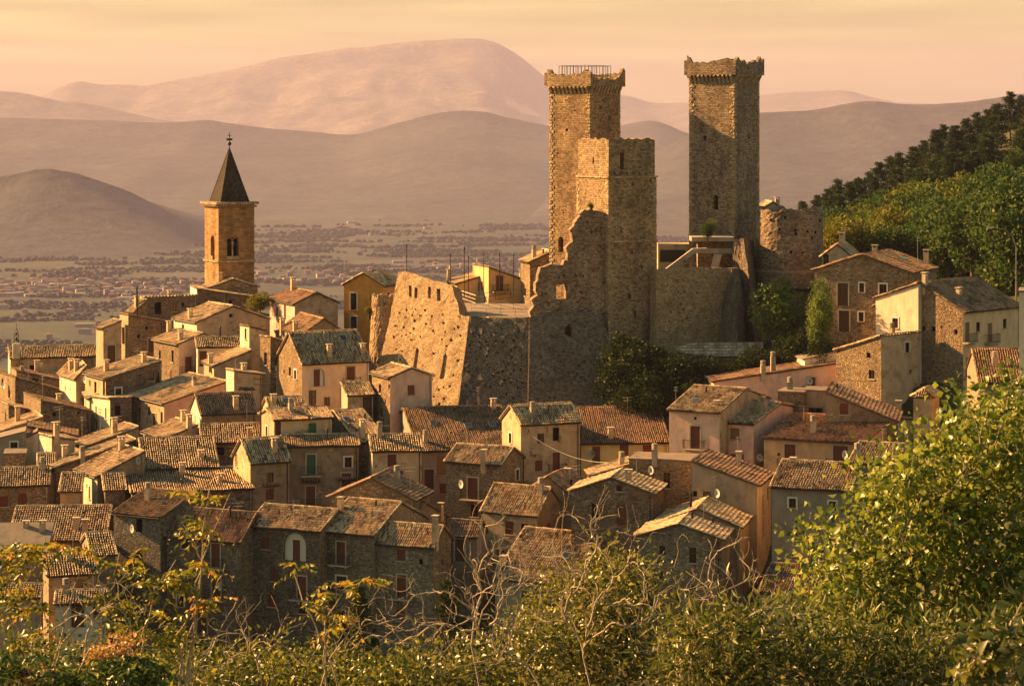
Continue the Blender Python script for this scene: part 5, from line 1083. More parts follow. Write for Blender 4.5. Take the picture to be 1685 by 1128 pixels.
# low block wall below the curtain wall
gw = empty('garden_wall', at(1190, 585, 284), 0, 'low grey block wall below the curtain wall', 'wall')
plg = plane3((1115, 575, 283), (1255, 575, 283), (1190, 560, 283.4))
under(slab('wall', [(1113, 572), (1138, 563), (1256, 562), (1256, 588), (1215, 586), (1150, 584), (1113, 580)], plg, .6, 'rw', None, (), (.12, .5, [3, 4, 5]), .03, .8, 14), gw)
ANCH += [tuple(at(x, 588, Y)) for x in (1113, 1150, 1190, 1230, 1256) for Y in (283, 289)]
# ---------------------------------------------------------------- bell tower
bt, sb, hb, scb = tower('bell_tower', 'square church bell tower with twin arched openings and dark pyramid spire', 350, 333, 359.5, 408.5, 336, 500, 'bt', quoin=None, cat='tower', dep=1.0,
    hl=[(346, 407, 8.5, 41, 'a')], hr=[(383.5, 407, 18.5, 41, 'a')])
def ring(z, o, hh, name, m='quoin'):
    b = MB(); b.add([(-o, -o, z), (sb + o, -o, z), (sb + o, sb + o, z), (-o, sb + o, z), (-o, -o, z + hh), (sb + o, -o, z + hh), (sb + o, sb + o, z + hh), (-o, sb + o, z + hh)],
        [(0, 1, 5, 4), (1, 2, 6, 5), (2, 3, 7, 6), (3, 0, 4, 7), (3, 2, 1, 0), (4, 5, 6, 7)]); return b.obj(name, M[m], bt)
ring(hb - .05, .55, .35, 'cornice'); ring(hb - .5, .28, .3, 'cornice_moulding', 'bt'); ring(hb - (432 - 336) * scb, .2, .3, 'string_course'); ring(hb - (386 - 336) * scb * 1.0 - .25 + 5.2 - 5.0, .04, .12, 'impost_band', 'bt')
dm = MB().box((0, 0, 0), (.16, .3, .3)).mesh('dentil', M['quoin'])
for i in range(14):
    q = sb * (i + .5) / 14
    link('dentil', dm, bt, (q, -.36, hb - .2)); link('dentil', dm, bt, (-.36, q, hb - .2), math.pi / 2)
spr = MB(); o = -.6; zt = (333 - 243) * scb; zs = hb + .3
spr.add([(-o, -o, zs), (sb + o, -o, zs), (sb + o, sb + o, zs), (-o, sb + o, zs), (sb / 2, sb / 2, zs + zt)], [(0, 1, 4), (1, 2, 4), (2, 3, 4), (3, 0, 4), (3, 2, 1, 0)],
    [(0, 0), (sb, 0), (2 * sb, 0), (3 * sb, 0), (sb / 2, zt)]); spo = spr.obj('spire', M['slate'], bt)
for (x, y) in ((-o, -o), (sb + o, -o), (-o, sb + o)): MB().tube([(x, y, zs + .05), (sb / 2, sb / 2, zs + zt)], .06, 5).obj('hip_ridge', M['slate'], spo)
MB().cyl((sb / 2, sb / 2, zs + zt - .3), .06, 2.0, 6).obj('finial_rod', M['metal'], bt)
b = MB(); n = 12
for j in range(9):
    t = math.pi * j / 8; b.v += [(sb / 2 + .3 * math.sin(t) * math.cos(2 * math.pi * i / n), sb / 2 + .3 * math.sin(t) * math.sin(2 * math.pi * i / n), zs + zt + .55 + .3 * math.cos(t)) for i in range(n)]
b.uv = [(0, 0)] * len(b.v); b.f = [(j * n + i, j * n + (i + 1) % n, (j + 1) * n + (i + 1) % n, (j + 1) * n + i) for j in range(8) for i in range(n)]; b.obj('finial_ball', M['metal'], bt, True)
Rb = Matrix.Rotation(-bt.rotation_euler.z, 3, 'Z')
MB().box((sb / 2, sb / 2, zs + zt + 1.75), (.09, .09, 1.0)).box((sb / 2, sb / 2, zs + zt + 1.8), (.62, .06, .09), Rb).box((sb / 2, sb / 2, zs + zt + 1.2), (.9, .04, .32), Rb).obj('cross', M['metal'], bt)
for fc in ('F', 'L'):                                   # twin lights: middle column, two small arches and a balustrade
    w = (18.5 * scb / math.cos(bt.rotation_euler.z)) if fc == 'F' else (8.5 * scb / math.sin(bt.rotation_euler.z))
    zc = hb - (407 - 336) * scb; hh = 41 * scb; d = np.array([((383.5 if fc == 'F' else 346) - CX) / F, 1, 0]); t_ = bt.rotation_euler.z
    C0 = at(359.5, 336, 350); dU = np.array([math.cos(t_), math.sin(t_), 0]); dV = np.array([-math.sin(t_), math.cos(t_), 0]); nrm = dV if fc == 'F' else dU
    P = d * ((C0[:2] @ nrm[:2]) / (d @ nrm)); u = (P - C0) @ (dU if fc == 'F' else dV)
    col = MB().cyl((0, 0, -hh / 2), .13, hh * .66, 8).box((0, 0, hh * .18), (.42, .3, .2)).box((0, 0, -hh / 2 + .1), (.36, .3, .2))
    q = Vector((u, .28, zc)) if fc == 'F' else Vector((.28, u, zc)); rz = 0 if fc == 'F' else -math.pi / 2
    col.obj('column', M['quoin'], bt, loc=q, rz=rz)
    tr = MB(); outl = arch(0, 0, w, hh, 10); o2 = [p for p in outl]; hs = [arch(sx * w * .255, -.2, w * .42, hh * .8, 8) for sx in (-1, 1)] + [[(.18 * math.cos(k * .785), hh * .36 + .18 * math.sin(k * .785)) for k in range(8)]]
    cut = [(-w / 2, hh * .1), (w / 2, hh * .1)] + outl[2:]
    hs2 = [[p if p[1] > hh * .1 + .02 else (p[0], hh * .1 + .02) for p in h] for h in hs[:2]]
    face_into(tr, (0, 0, 0), (1, 0, 0), (0, 1, 0), cut, [h for h in hs2] + [hs[2]], .2); tr.obj('tracery', M['bt'], bt, loc=q, rz=rz)
    MB().box((0, -.2, -hh / 2 + .25), (w, .12, .5)).obj('balustrade', M['quoin'], bt, loc=q, rz=rz)
ANCH.append(tuple(at(370, 480, 352)))
# white bell-cote on the church nave roof
bc = empty('bell_cote', at(27, 584, 333), .26, 'white block with iron bell frame on the church nave roof', 'bell cote')
MB().box((0, 0, .6), (1.05, .8, 2.2)).obj('base', M['pw'], bc)
b = MB()
for sx in (-1, 1): b.tube([(sx * .35, 0, 1.7), (sx * .25, 0, 3.2), (0, 0, 3.9)], .05, 5)
b.tube([(0, 0, 3.9), (0, 0, 4.6)], .03, 4).box((0, 0, 2.7), (.6, .05, .05)).obj('bell_frame', M['metal'], bc); MB().cyl((0, 0, 2.1), .26, .5, 10, .1).obj('bell', M['metal'], bc); MB().cyl((0, 0, 2.9), .2, .4, 10, .08).obj('bell', M['metal'], bc)
# ---------------------------------------------------------------- hill ground under the village
def ground_anchors():
    A = list(ANCH)
    for x in range(-260, 300, 40):
        A += [(x, -40, -3), (x, 0, -3.2), (x, 12, -6.), (x, 30, -12.5), (x, 60, -24), (x, 110, -44), (x, 160, -56), (x, 200, -58 + max(0, x) * .12)]
        if x < 40: A += [(x, 400, -70), (x, 480, -105), (x, 650, -170), (x, 900, -250), (x, 1200, -335), (x, 1500, -345)]
        else: A += [(x, 1000, -190), (x, 1300, -335), (x, 1500, -345)]
    for x in range(-260, -110, 30): A += [(x, 260, -70), (x, 330, -75)]
    A += [(25, 400, -75), (45, 420, -72), (40, 480, -92), (30, 600, -140), (50, 560, -90), (60, 700, -130), (20, 345, -48), (45, 345, -45), (70, 350, -42), (80, 620, -70), (60, 480, -70)]
    A += [(78, 440, -32), (95, 450, -22), (111, 470, -12), (140, 480, 0), (180, 470, 14), (240, 460, 34), (75, 540, -36), (110, 560, -10), (150, 600, 10), (200, 620, 26), (260, 600, 44), (110, 700, -30), (160, 740, -5), (240, 740, 20),
          (100, 330, -28), (120, 300, -27), (160, 300, -18), (160, 360, 0), (220, 330, 12), (120, 380, -18), (90, 390, -30), (90, 250, -36), (140, 240, -30), (200, 240, -12), (260, 240, 5), (100, 200, -44), (160, 200, -34), (240, 200, -14)]
    return np.array(A, float)
GA = None
def gz(x, y):
    x = np.atleast_1d(np.asarray(x, float)); y = np.atleast_1d(np.asarray(y, float)); out = np.zeros_like(x)
    for i in range(0, len(x), 4000):
        d2 = (x[i:i + 4000, None] - GA[None, :, 0]) ** 2 + (y[i:i + 4000, None] - GA[None, :, 1]) ** 2 + 9.0
        w = d2 ** -1.9; out[i:i + 4000] = (w * GA[None, :, 2]).sum(1) / w.sum(1)
    return out
def hill():
    xs = np.arange(-260, 301, 5.0); ys = np.concatenate([np.arange(-40, 480, 5.0), np.arange(480, 1501, 20.0)])
    Yg, Xg = np.meshgrid(ys, xs, indexing='ij'); Z = gz(Xg.ravel(), Yg.ravel()).reshape(Xg.shape) + (fbm(Xg / 9., Yg / 9., 41, 4) - .5) * 1.2
    edge = (Xg <= -259) | (Xg >= 299) | (Yg >= 1499); Z = np.where(edge, PLAIN - 5, Z)
    nx = len(xs); i = np.arange(len(ys) - 1)[:, None] * nx + np.arange(nx - 1)[None, :]
    Fc = np.stack([i, i + 1, i + nx + 1, i + nx], -1).reshape(-1, 4)
    tag(link('hill_ground', np_mesh('hill_ground', np.stack([Xg, Yg, Z], -1).reshape(-1, 3), Fc, M['ground'], smooth=True)), kind='structure')
# ---------------------------------------------------------------- trees of the hill
def leaves_np(P, Dn, size, rng, aspect=.55, droop=.25):
    """folded five-point leaves: base P, direction Dn (n,3), length size; returns V, F, n"""
    n = len(P); D = Dn / np.linalg.norm(Dn, axis=1, keepdims=True); up = rng.normal(size=(n, 3)); A = np.cross(D, up); A /= np.linalg.norm(A, axis=1, keepdims=True) + 1e-9
    Nn = np.cross(A, D); L = size[:, None]; W = L * aspect * .5
    V = np.stack([P, P + D * L * .45 + A * W + Nn * W * .35, P + D * L - Nn * L * droop * .6, P + D * L * .45 - A * W + Nn * W * .35, P + D * L * .5 - Nn * L * droop * .1], 1)
    Fc = np.array([(0, 1, 4), (0, 4, 3), (1, 2, 4), (3, 4, 2)])[None] + (np.arange(n) * 5)[:, None, None]
    return V.reshape(-1, 3), Fc.reshape(-1, 3)
def leaf_mesh(name, P, D, size, m, rng, tint=None, aspect=.55, droop=.25):
    V, Fc = leaves_np(P, D, size, rng, aspect, droop); t = rng.random(len(P)) if tint is None else tint
    return np_mesh(name, V, Fc, m, np.repeat(np.clip(t, 0, 1), 5))
def segs_mesh(name, segs, m, n=5, rng=RNG):
    """branch pieces (a, b, ra, rb) as tapered tubes"""
    A = np.array([s[0] for s in segs]); B = np.array([s[1] for s in segs]); ra = np.array([s[2] for s in segs]); rb = np.array([s[3] for s in segs])
    D = B - A; D /= np.linalg.norm(D, axis=1, keepdims=True) + 1e-9; ref = np.where(np.abs(D[:, 2:3]) < .9, np.array([[0, 0, 1.]]), np.array([[1., 0, 0]]))
    X = np.cross(D, ref); X /= np.linalg.norm(X, axis=1, keepdims=True) + 1e-9; Yv = np.cross(D, X); t = np.arange(n) * 2 * np.pi / n
    ring = X[:, None, :] * np.cos(t)[None, :, None] + Yv[:, None, :] * np.sin(t)[None, :, None]
    V = np.concatenate([A[:, None] + ring * ra[:, None, None], B[:, None] + D[:, None] * rb[:, None, None] * .5 + ring * rb[:, None, None]], 1)
    q = np.array([(i, (i + 1) % n, n + (i + 1) % n, n + i) for i in range(n)]); Fc = (q[None] + (np.arange(len(segs)) * 2 * n)[:, None, None]).reshape(-1, 4)
    return np_mesh(name, V.reshape(-1, 3), Fc, m, np.repeat(rng.random(len(segs)), 2 * n), smooth=True)
def broadleaf(n, h, r, rng, m, leaf=.4, lobes=9, low=.25, tall=1.0):
    """crown mesh and trunk mesh of one hill tree, base at the origin"""
    cz = h * (low + 1) / 2; hz = h * (1 - low) / 2; C = []
    for k in range(lobes):
        v = rng.normal(size=3); v /= np.linalg.norm(v); q = np.array([v[0] * r * .55, v[1] * r * .55, cz + v[2] * hz * .62]); C.append((q, r * (.34 + .26 * rng.random()) * (1 if k else 1.3)))
    C.append((np.array([0, 0, cz]), r * .62)); P, D, T = [], [], []
    per = n // len(C)
    for q, rr in C:
        v = rng.normal(size=(per, 3)); v /= np.linalg.norm(v, axis=1, keepdims=True); rad = rr * (.55 + .5 * rng.random((per, 1)) ** .6)
        bumpy = 1 + .18 * np.sin(v[:, :1] * 7 + q[0]) * np.sin(v[:, 2:3] * 6 + q[2]); P.append(q + v * rad * bumpy * np.array([1, 1, tall])); D.append(v * .8 + rng.normal(size=(per, 3)) * .7 + np.array([0, 0, .1])); T.append(np.full(per, rng.random() * .45) + rng.random(per) * .55)
    cr = leaf_mesh('crown', np.concatenate(P), np.concatenate(D), leaf * (.6 + .8 * rng.random(sum(map(len, P)))), m, rng, np.concatenate(T), .75)
    segs = [(np.zeros(3) - [0, 0, 1.5], np.array([0, 0, h * low]), r * .07, r * .055)]; top = np.array([0, 0, h * low])
    for q, rr in C: mid = (top + q) / 2 + rng.normal(size=3) * .2; segs += [(top, mid, r * .04, r * .028), (mid, q, r * .028, r * .012)]
    return cr, segs_mesh('trunk', segs, M['barkd'], 6, rng)
def pine(n, h, r, rng, m):
    P, D, T, segs = [], [], [], [(np.array([0, 0, -1.5]), np.array([0, 0, h * .97]), r * .09, r * .015)]; k = 15
    for j in range(k):
        f = .16 + .84 * j / (k - 1); z = h * f; rr = r * (1.02 - f) ** .75 * (.7 + .5 * rng.random()) + .12
        for b in range(6 if j < k - 2 else 4):
            t = rng.random() * 6.28; d = np.array([math.cos(t), math.sin(t), .18]); L = rr * (.7 + .5 * rng.random()); segs.append((np.array([0, 0, z]), np.array([0, 0, z]) + d * L, .05, .015))
            c = n // (k * 6); s = rng.random(c) ** .6 * L; p = np.array([0, 0, z]) + d * s[:, None] + rng.normal(size=(c, 3)) * np.array([.22, .22, .13]) * (r / 2.2)
            P.append(p); D.append(d * .6 + rng.normal(size=(c, 3)) * .55 + np.array([0, 0, .35])); T.append(rng.random(c) * .6 + rng.random() * .4)
    return leaf_mesh('crown', np.concatenate(P), np.concatenate(D), .42 * (.6 + .7 * rng.random(sum(map(len, P)))), m, rng, np.concatenate(T), .3), segs_mesh('trunk', segs, M['barkd'], 5, rng)
rt = np.random.default_rng(50)
BR = [broadleaf(4200, 9, 4.0, rt, M[m], .42, 10) for m in ('lm', 'lm', 'lg', 'lm', 'lg')]
PN = [pine(6000, 10, 2.5, rt, M['ln']) for _ in range(3)]
DK = [broadleaf(3600, 5, 3.2, rt, M['lk'], .3, 8, .05) for _ in range(2)]
CO = [broadleaf(5200, 10.5, 2.5, rt, M['lc'], .3, 14, .06, 1.35) for _ in range(2)]
def tree(name, label, cat, group, kit, px, pytop, Y, hgt, base_h, rz, sx=1.0, grounded=True):
    p = at(px, pytop, Y); s = hgt / base_h; e = empty(name, (p[0], p[1], p[2] - hgt * 1.03), rz, label, cat, group); e.scale = (s * sx, s * sx, s)
    link('crown', kit[0], e); link('trunk', kit[1], e)
    if grounded: ANCH.append((p[0], p[1], p[2] - hgt))
    return e
r9 = random.Random(9)
# pines on the skyline of the slope, then a second rank below them
sk = [(1300, 345), (1321, 332), (1345, 322), (1362, 312), (1378, 296), (1398, 300), (1412, 294), (1430, 284), (1446, 268), (1465, 258), (1480, 252), (1503, 242), (1520, 232), (1540, 214), (1552, 206), (1572, 208), (1590, 196), (1608, 186), (1626, 182), (1640, 172), (1662, 152), (1680, 158), (1700, 150)]
ORD = 'first second third fourth fifth sixth seventh eighth ninth tenth eleventh twelfth thirteenth fourteenth fifteenth sixteenth seventeenth eighteenth nineteenth twentieth twenty-first twenty-second last'.split()
for i, (x, y) in enumerate(sk):
    Y = 500 + r9.uniform(-20, 40); tree('pine_tree', 'dark pine on the slope skyline, %s counting up from the round bastion' % ORD[i], 'pine tree', 'pines along the slope skyline', PN[i % 3], x, y, Y, r9.uniform(9, 12), 10, r9.uniform(0, 6), 1.35)
for i in range(60):
    f = r9.random(); x = 1365 + f * 330; y = 318 - f * 128 + r9.uniform(2, 46); Y = 470 + r9.uniform(-15, 25)
    tree('pine_tree', 'dark pine tree just below the skyline of the wooded slope', 'pine tree', 'pines below the slope skyline', PN[i % 3], x, y, Y, r9.uniform(9, 13), 10, r9.uniform(0, 6), 1.4)
for i in range(110):
    f = (i + r9.random()) / 110; x = 1350 + f * 350; top = 352 - (x - 1350) * .30 + r9.uniform(-16, 12); y = top + r9.random() ** 1.2 * (420 - top) * .95; Y = 455 - (y - top) * .75 + r9.uniform(-18, 18)
    k = r9.choice([0, 1, 2, 3, 4]); tree('broadleaf_tree', ['green', 'green', 'golden', 'green', 'golden'][k] + ' broadleaf tree on the wooded slope at right', 'tree', 'broadleaf trees on the wooded slope', BR[k], x, y, Y, r9.uniform(7, 14), 9, r9.uniform(0, 6), r9.uniform(.75, 1.2))
for i, (x, y, Y, hh, k) in enumerate([(1640, 300, 330, 13, 1), (1600, 330, 335, 12, 3), (1675, 330, 320, 13, 0), (1560, 350, 345, 10, 0), (1500, 372, 350, 9, 3), (1395, 352, 350, 9, 4), (1440, 368, 350, 8, 0), (1372, 370, 345, 7, 2), (1460, 345, 365, 9, 2), (1530, 330, 370, 10, 1)]):
    tree('broadleaf_tree', ['large green tree behind the street lamp', 'green tree left of the street lamp', 'large green tree at the right edge above the houses', 'green tree behind the cream balcony house', 'small green tree behind the big stone gable roof', 'golden tree right of the round bastion',
        'green tree behind the big stone gable chimney', 'small golden tree beside the bastion cottage', 'golden tree behind the stone gable', 'green tree above the stone gable chimney'][i], 'tree', None, BR[k], x, y, Y, hh, 9, r9.uniform(0, 6))
# trees and shrubs round the castle
tree('poplar_tree', 'bushy green tree left of the big stone gable, larger of the pair', 'tree', None, CO[0], 1282, 438, 282, 11.5, 10.5, .3, 1.15)
tree('poplar_tree', 'bushy green tree against the big stone gable, smaller of the pair', 'tree', None, CO[1], 1352, 455, 274, 9.2, 10.5, 1.3, .9)
for i, (x, y, Y, hh, sx) in enumerate([(1020, 556, 279, 5.5, 1.1), (1048, 566, 277, 5, 1.2), (1078, 575, 276, 4.6, 1.2), (1105, 585, 275, 4.8, 1.2), (1010, 600, 275, 4.5, 1.1), (1130, 596, 275, 4, 1.2), (1160, 592, 275, 3.6, 1.1), (1062, 608, 273, 4.5, 1.2), (1098, 622, 272, 4, 1.2), (1190, 596, 275, 3.2, 1.2),
        (1222, 592, 276, 3.4, 1.2), (1250, 575, 277, 4, 1.1), (1300, 560, 277, 4, 1.2), (1322, 550, 276, 4.5, 1.1), (1028, 640, 271, 3.4, 1.2), (1142, 626, 271, 3.4, 1.2), (1345, 560, 272, 3, 1.2), (1070, 645, 270, 3, 1.3)]):
    tree('shrub', 'dark shrub on the shaded bank below the castle walls', 'shrub', 'shrubs on the castle bank', DK[i % 2], x, y, Y, hh, 5, r9.uniform(0, 6), sx)
tree('shrub', 'bright green bush behind the white cottage on the crest', 'shrub', None, BR[2], 428, 483, 333, 3.0, 9, .4, 1.6)
tree('shrub', 'bush growing on the landing of the right castle tower', 'shrub', None, BR[0], 1165, 362, 300, 2.6, 9, .4, 1.0, False)
tree('shrub', 'small plant growing on the turret beside the ochre house', 'shrub', None, BR[4], 607, 503, 304, 1.4, 9, 2.4, 1.0, False)
tree('shrub', 'weeds on the broken top of the ruined castle wall', 'shrub', None, BR[2], 972, 334, 290, .8, 9, 1.4, 1.3, False)
for i in range(46):                                     # thicket on the slope under the village
    x = r9.uniform(-20, 1480); Y = r9.uniform(150, 205); y = HY + (51 + r9.uniform(0, 5)) * F / Y
    tree('shrub', 'dark bush in the thicket below the village', 'shrub', 'bushes in the thicket below the village', (DK + [BR[0], BR[3]])[i % 4], x, y, Y, r9.uniform(3, 5.5), 5 if i % 4 < 2 else 9, r9.uniform(0, 6), 1.3)
# street lamp on the wooded road
lm = empty('street_lamp', at(1672, 480, 300), 0, 'curved street lamp in front of the trees at right', 'street lamp')
hp_ = (480 - 388) * 300 / F
MB().tube([(0, 0, -2), (0, 0, hp_ * .8), (-.5, 0, hp_), (-1.6, 0, hp_ * 1.12), (-3.0, 0, hp_ * 1.15)], [.09, .07, .06, .05, .04], 6).obj('pole', M['galv'], lm); MB().box((-3.3, 0, hp_ * 1.15), (.8, .25, .14)).obj('lamp_head', M['white'], lm)
# cables
def cable(p, q, sag, label, r=.02):
    A, B = Vector(at(*p)), Vector(at(*q)); o = MB().tube([(A - A) + (B - A) * (i / 14) - Vector((0, 0, sag * 4 * (i / 14) * (1 - i / 14))) for i in range(15)], r, 4).obj('cable', M['galv'] if r > .025 else M['metal'], None, loc=A)
    tag(o, label, 'cable')
cable((877, 718, 256), (1038, 757, 246), 1.2, 'pale cable sagging from the crumbling plaster house to the dish wall', .035)
cable((428, 622, 288), (385, 640, 284), .6, 'short cable above the red striped roof'); cable((470, 640, 284), (640, 700, 262), 1.2, 'thin cable crossing in front of the arched window house')
cable((1245, 752, 238), (1400, 770, 224), .8, 'thin cable in front of the wide orange house')
pole = empty('utility_pole', at(429, 712, 262), 0, 'dark wooden utility pole with cross arms above the red striped roof', 'pole')
MB().cyl((0, 0, -2), .11, 8.5, 8, .08).obj('shaft', M['wood'], pole)
for z in (6.1, 5.5): MB().box((0, 0, z), (1.6, .1, .1)).obj('cross_arm', M['wood'], pole)
GA = ground_anchors(); hill()
# ---------------------------------------------------------------- plants on the slope in front of the camera
def grow(root, tips, rng, jit=.12, r0=.006, trunk=(), up=.0, power=.48, cap=6.5):
    """join the tips to a branching skeleton, nearest first, each shoot leaving its parent along the parent's course; returns branch pieces"""
    nodes = [np.array(root, float)]; par = [-1]; dr = [np.array([0, 0, 1.])]
    for t in trunk: nodes.append(np.array(t, float)); par.append(len(nodes) - 2); d = nodes[-1] - nodes[-2]; dr.append(d / np.linalg.norm(d))
    tips = np.array(tips); order = np.argsort(np.linalg.norm(tips - nodes[-1], axis=1)); leaf_ids = []
    for i in order:
        p = tips[i]; A = np.array(nodes); DD = np.array(dr); d = p - A; L = np.linalg.norm(d, axis=1) + 1e-6; cs = (d * DD).sum(1) / L
        cost = L * (1.6 - .9 * cs); q = int(np.argmin(cost)); L0 = L[q]
        k = max(3, int(L0 / .14)); prev = q; c = A[q] + DD[q] * L0 * .36 + rng.normal(size=3) * jit * L0 + np.array([0, 0, -up * L0])
        for j in range(1, k + 1):
            f = j / k; pt = A[q] * (1 - f) ** 2 + c * 2 * f * (1 - f) + p * f * f + rng.normal(size=3) * .006 * (j < k)
            g = pt - nodes[prev]; nodes.append(pt); par.append(prev); dr.append(g / (np.linalg.norm(g) + 1e-9)); prev = len(nodes) - 1
        leaf_ids.append((prev, i))
    cnt = np.zeros(len(nodes))
    for q, _ in leaf_ids: cnt[q] += 1
    for i in range(len(nodes) - 1, 0, -1): cnt[par[i]] += cnt[i]
    rad = r0 * np.minimum(np.maximum(cnt, 1) ** power, cap)
    return [(nodes[par[i]], nodes[i], min(rad[par[i]], rad[i] * 1.5), rad[i]) for i in range(1, len(nodes))]
def in_ells(ells, n, rng, Y, dY):
    """points in a union of ellipsoids: (px, py, rx, ry) at distance Y with depth dY metres"""
    ar = np.array([e[2] * e[3] for e in ells]); ar = ar / ar.sum(); P = []
    for k in range(n):
        e = ells[rng.choice(len(ells), p=ar)]; v = rng.normal(size=3); v = v / np.linalg.norm(v) * rng.random() ** .33
        P.append(at(e[0] + v[0] * e[2], e[1] + v[2] * e[3], Y) + np.array([0, v[1] * dY, 0]))
    return np.array(P)
def plant(name, label, cat, Y, root, ells, ntip, per, leaf, lm, rng, dY=1.0, spread=.22, aspect=.6, droop=.3, hang=-.25, bark='bark', r0=.005, jit=.12, trunk=(), dirs=None, group=None, tbias=0.0, sway=0.7):
    tips = in_ells(ells, ntip, rng, Y, dY); base = at(*root); segs = grow(base, tips, rng, jit, r0, [at(*t) for t in trunk])
    gzv = float(gz(base[0], base[1])[0]) - .3; segs.append((np.array([base[0], base[1], min(gzv, base[2] - .2)]), base, max(s[2] for s in segs), max(s[2] for s in segs)))
    e = empty(name, (base[0], base[1], min(gzv, base[2] - .2)), 0, label, cat, group); off = np.array(e.location)
    link('branches', segs_mesh('branches', [(a - off, b - off, c, d) for a, b, c, d in segs], M[bark], 5, rng), e)
    if per:
        n = ntip * per; C = np.repeat(tips, per, 0); P = C + rng.normal(size=(n, 3)) * spread; d = (P - C) * .8 / spread + rng.normal(size=(n, 3)) * sway + np.array([0, 0, hang]) * 2
        if dirs is not None: d = d + np.array(dirs)
        t = np.repeat(rng.random(ntip), per) * .6 + rng.random(n) * .45 + tbias
        link('leaves', leaf_mesh('leaves', P - off, d, leaf * (.45 + .95 * rng.random(n)), M[lm], rng, t, aspect, droop), e)
    return e
rp_ = np.random.default_rng(60)
# poplar at right
plant('poplar_tree', 'leafy yellow green poplar filling the right foreground', 'tree', 34, (1590, 1180, 34), [(1640, 730, 95, 115), (1560, 790, 105, 105), (1500, 860, 120, 90), (1420, 930, 100, 70), (1350, 905, 48, 42), (1660, 900, 110, 200), (1550, 990, 190, 120), (1400, 1030, 90, 60), (1690, 680, 70, 70), (1460, 770, 60, 35), (1340, 985, 40, 35)],
    780, 20, .104, 'lp', rp_, 1.3, .17, .85, .25, -.2, 'bark', .0045, trunk=[(1588, 1100, 34), (1580, 1000, 34), (1590, 900, 34.1)])
# lance leaved thicket along the bottom right
for i, (x, y, w, h) in enumerate([(1130, 1060, 70, 55), (1215, 1045, 70, 60), (1300, 1060, 75, 70), (1390, 1075, 80, 60), (1480, 1085, 80, 60), (1570, 1090, 80, 60), (1660, 1085, 70, 70), (1240, 1110, 120, 40), (1430, 1120, 140, 40)]):
    plant('willow_shrub', ['lance leaved shrub below the bare forked tree', 'lance leaved shrub left of the low outbuilding', 'lance leaved shrub under the low outbuilding', 'lance leaved shrub at the foot of the poplar, left side', 'lance leaved shrub under the middle of the poplar', 'lance leaved shrub at the foot of the poplar, right side',
        'lance leaved shrub in the bottom right corner', 'low lance leaved shrub on the bottom edge left of the poplar', 'low lance leaved shrub on the bottom edge under the poplar'][i], 'shrub', 27 - .3 * (i % 3), (x, 1200, 27), [(x, y, w, h)], 75, 10, .15, 'll', rp_, .6, .13, .24, .35, .1, 'bark', .003, group=None, sway=.6)
# round yellow green bush in the middle
plant('round_bush', 'dense domed yellow green bush in the middle foreground', 'bush', 62, (1010, 1180, 62), [(1005, 960, 70, 70), (960, 1020, 75, 80), (1060, 1000, 75, 75), (1010, 1070, 140, 80), (1120, 1080, 70, 60), (900, 1090, 70, 50)], 520, 17, .15, 'lb', rp_, 2.2, .24, .7, .25, -.1, 'barkd', .006)
for i, (x, y, w, h, Y) in enumerate([(1180, 1090, 80, 50, 48), (860, 1075, 70, 60, 50), (700, 1115, 90, 32, 42), (780, 1105, 60, 40, 46), (580, 1120, 90, 32, 40), (910, 1000, 45, 60, 70)]):
    plant('leafy_shrub', ['yellow green shrub right of the domed bush', 'yellow green shrub left of the domed bush', 'low shrub under the tangle of bare twigs', 'shrub between the bare twigs and the domed bush', 'low shrub on the bottom edge left of the bare twigs', 'upright shrub beside the grey wall left of the domed bush'][i], 'shrub', Y, (x, 1200, Y), [(x, y, w, h)], 110, 15, .12, 'lb' if i != 5 else 'ly', rp_, 1.0, .2, .6, .25, -.1, 'barkd', .004)
# bare trees
def bare(label, Y, root, ells, n, rng, trunk=(), r0=.0036, dY=.7, jit=.07):
    plant('bare_tree', label, 'tree', Y, root, ells, n, 0, .1, 'lb', rng, dY, bark='bark', r0=r0, jit=jit, trunk=trunk)
bare('bare forked tree with pale limbs in the middle foreground', 30, (968, 1190, 30), [(950, 880, 60, 70), (1010, 860, 45, 70), (1090, 950, 90, 90), (890, 950, 80, 80), (1000, 990, 130, 70), (1110, 1040, 90, 60), (930, 830, 25, 30)], 480, rp_, [(972, 1130, 30), (960, 1080, 30.1), (966, 1035, 30)], .0019)
bare('bare tangle of twigs leaning left in the middle foreground', 29, (905, 1200, 29), [(690, 1000, 110, 70), (800, 985, 90, 80), (610, 1030, 100, 60), (840, 930, 60, 60), (550, 1040, 50, 50), (760, 1060, 130, 50)], 560, rp_, [(890, 1130, 29), (868, 1095, 29.1), (840, 1078, 29)], .0018)
bare('slender bare sapling left of the big lit roof', 31, (795, 1190, 31), [(800, 880, 40, 80), (770, 950, 35, 70), (835, 910, 35, 60)], 90, rp_, [(788, 1120, 31), (776, 1060, 31), (782, 1010, 31.1)], .0024)
bare('bare twigs in front of the low outbuilding', 30, (1200, 1190, 30), [(1205, 940, 50, 70), (1260, 985, 55, 70), (1160, 960, 40, 80), (1225, 900, 35, 50), (1320, 990, 45, 50)], 170, rp_, [(1206, 1120, 30), (1198, 1070, 30), (1210, 1030, 30.1)], .0024)
bare('thin bare twigs rising in front of the pale lean-to, lower left', 27, (150, 1200, 27), [(120, 1000, 70, 70), (200, 990, 60, 70), (60, 1040, 50, 50), (260, 1040, 50, 50)], 120, rp_, [(150, 1120, 27), (160, 1080, 27.1)], .002)
bare('thin bare twigs at the foot of the arched loggia house', 30, (430, 1200, 30), [(430, 1020, 60, 50), (380, 1050, 60, 50), (490, 1050, 50, 50), (340, 1060, 50, 50)], 110, rp_, [(432, 1130, 30), (424, 1090, 30.1)], .002)
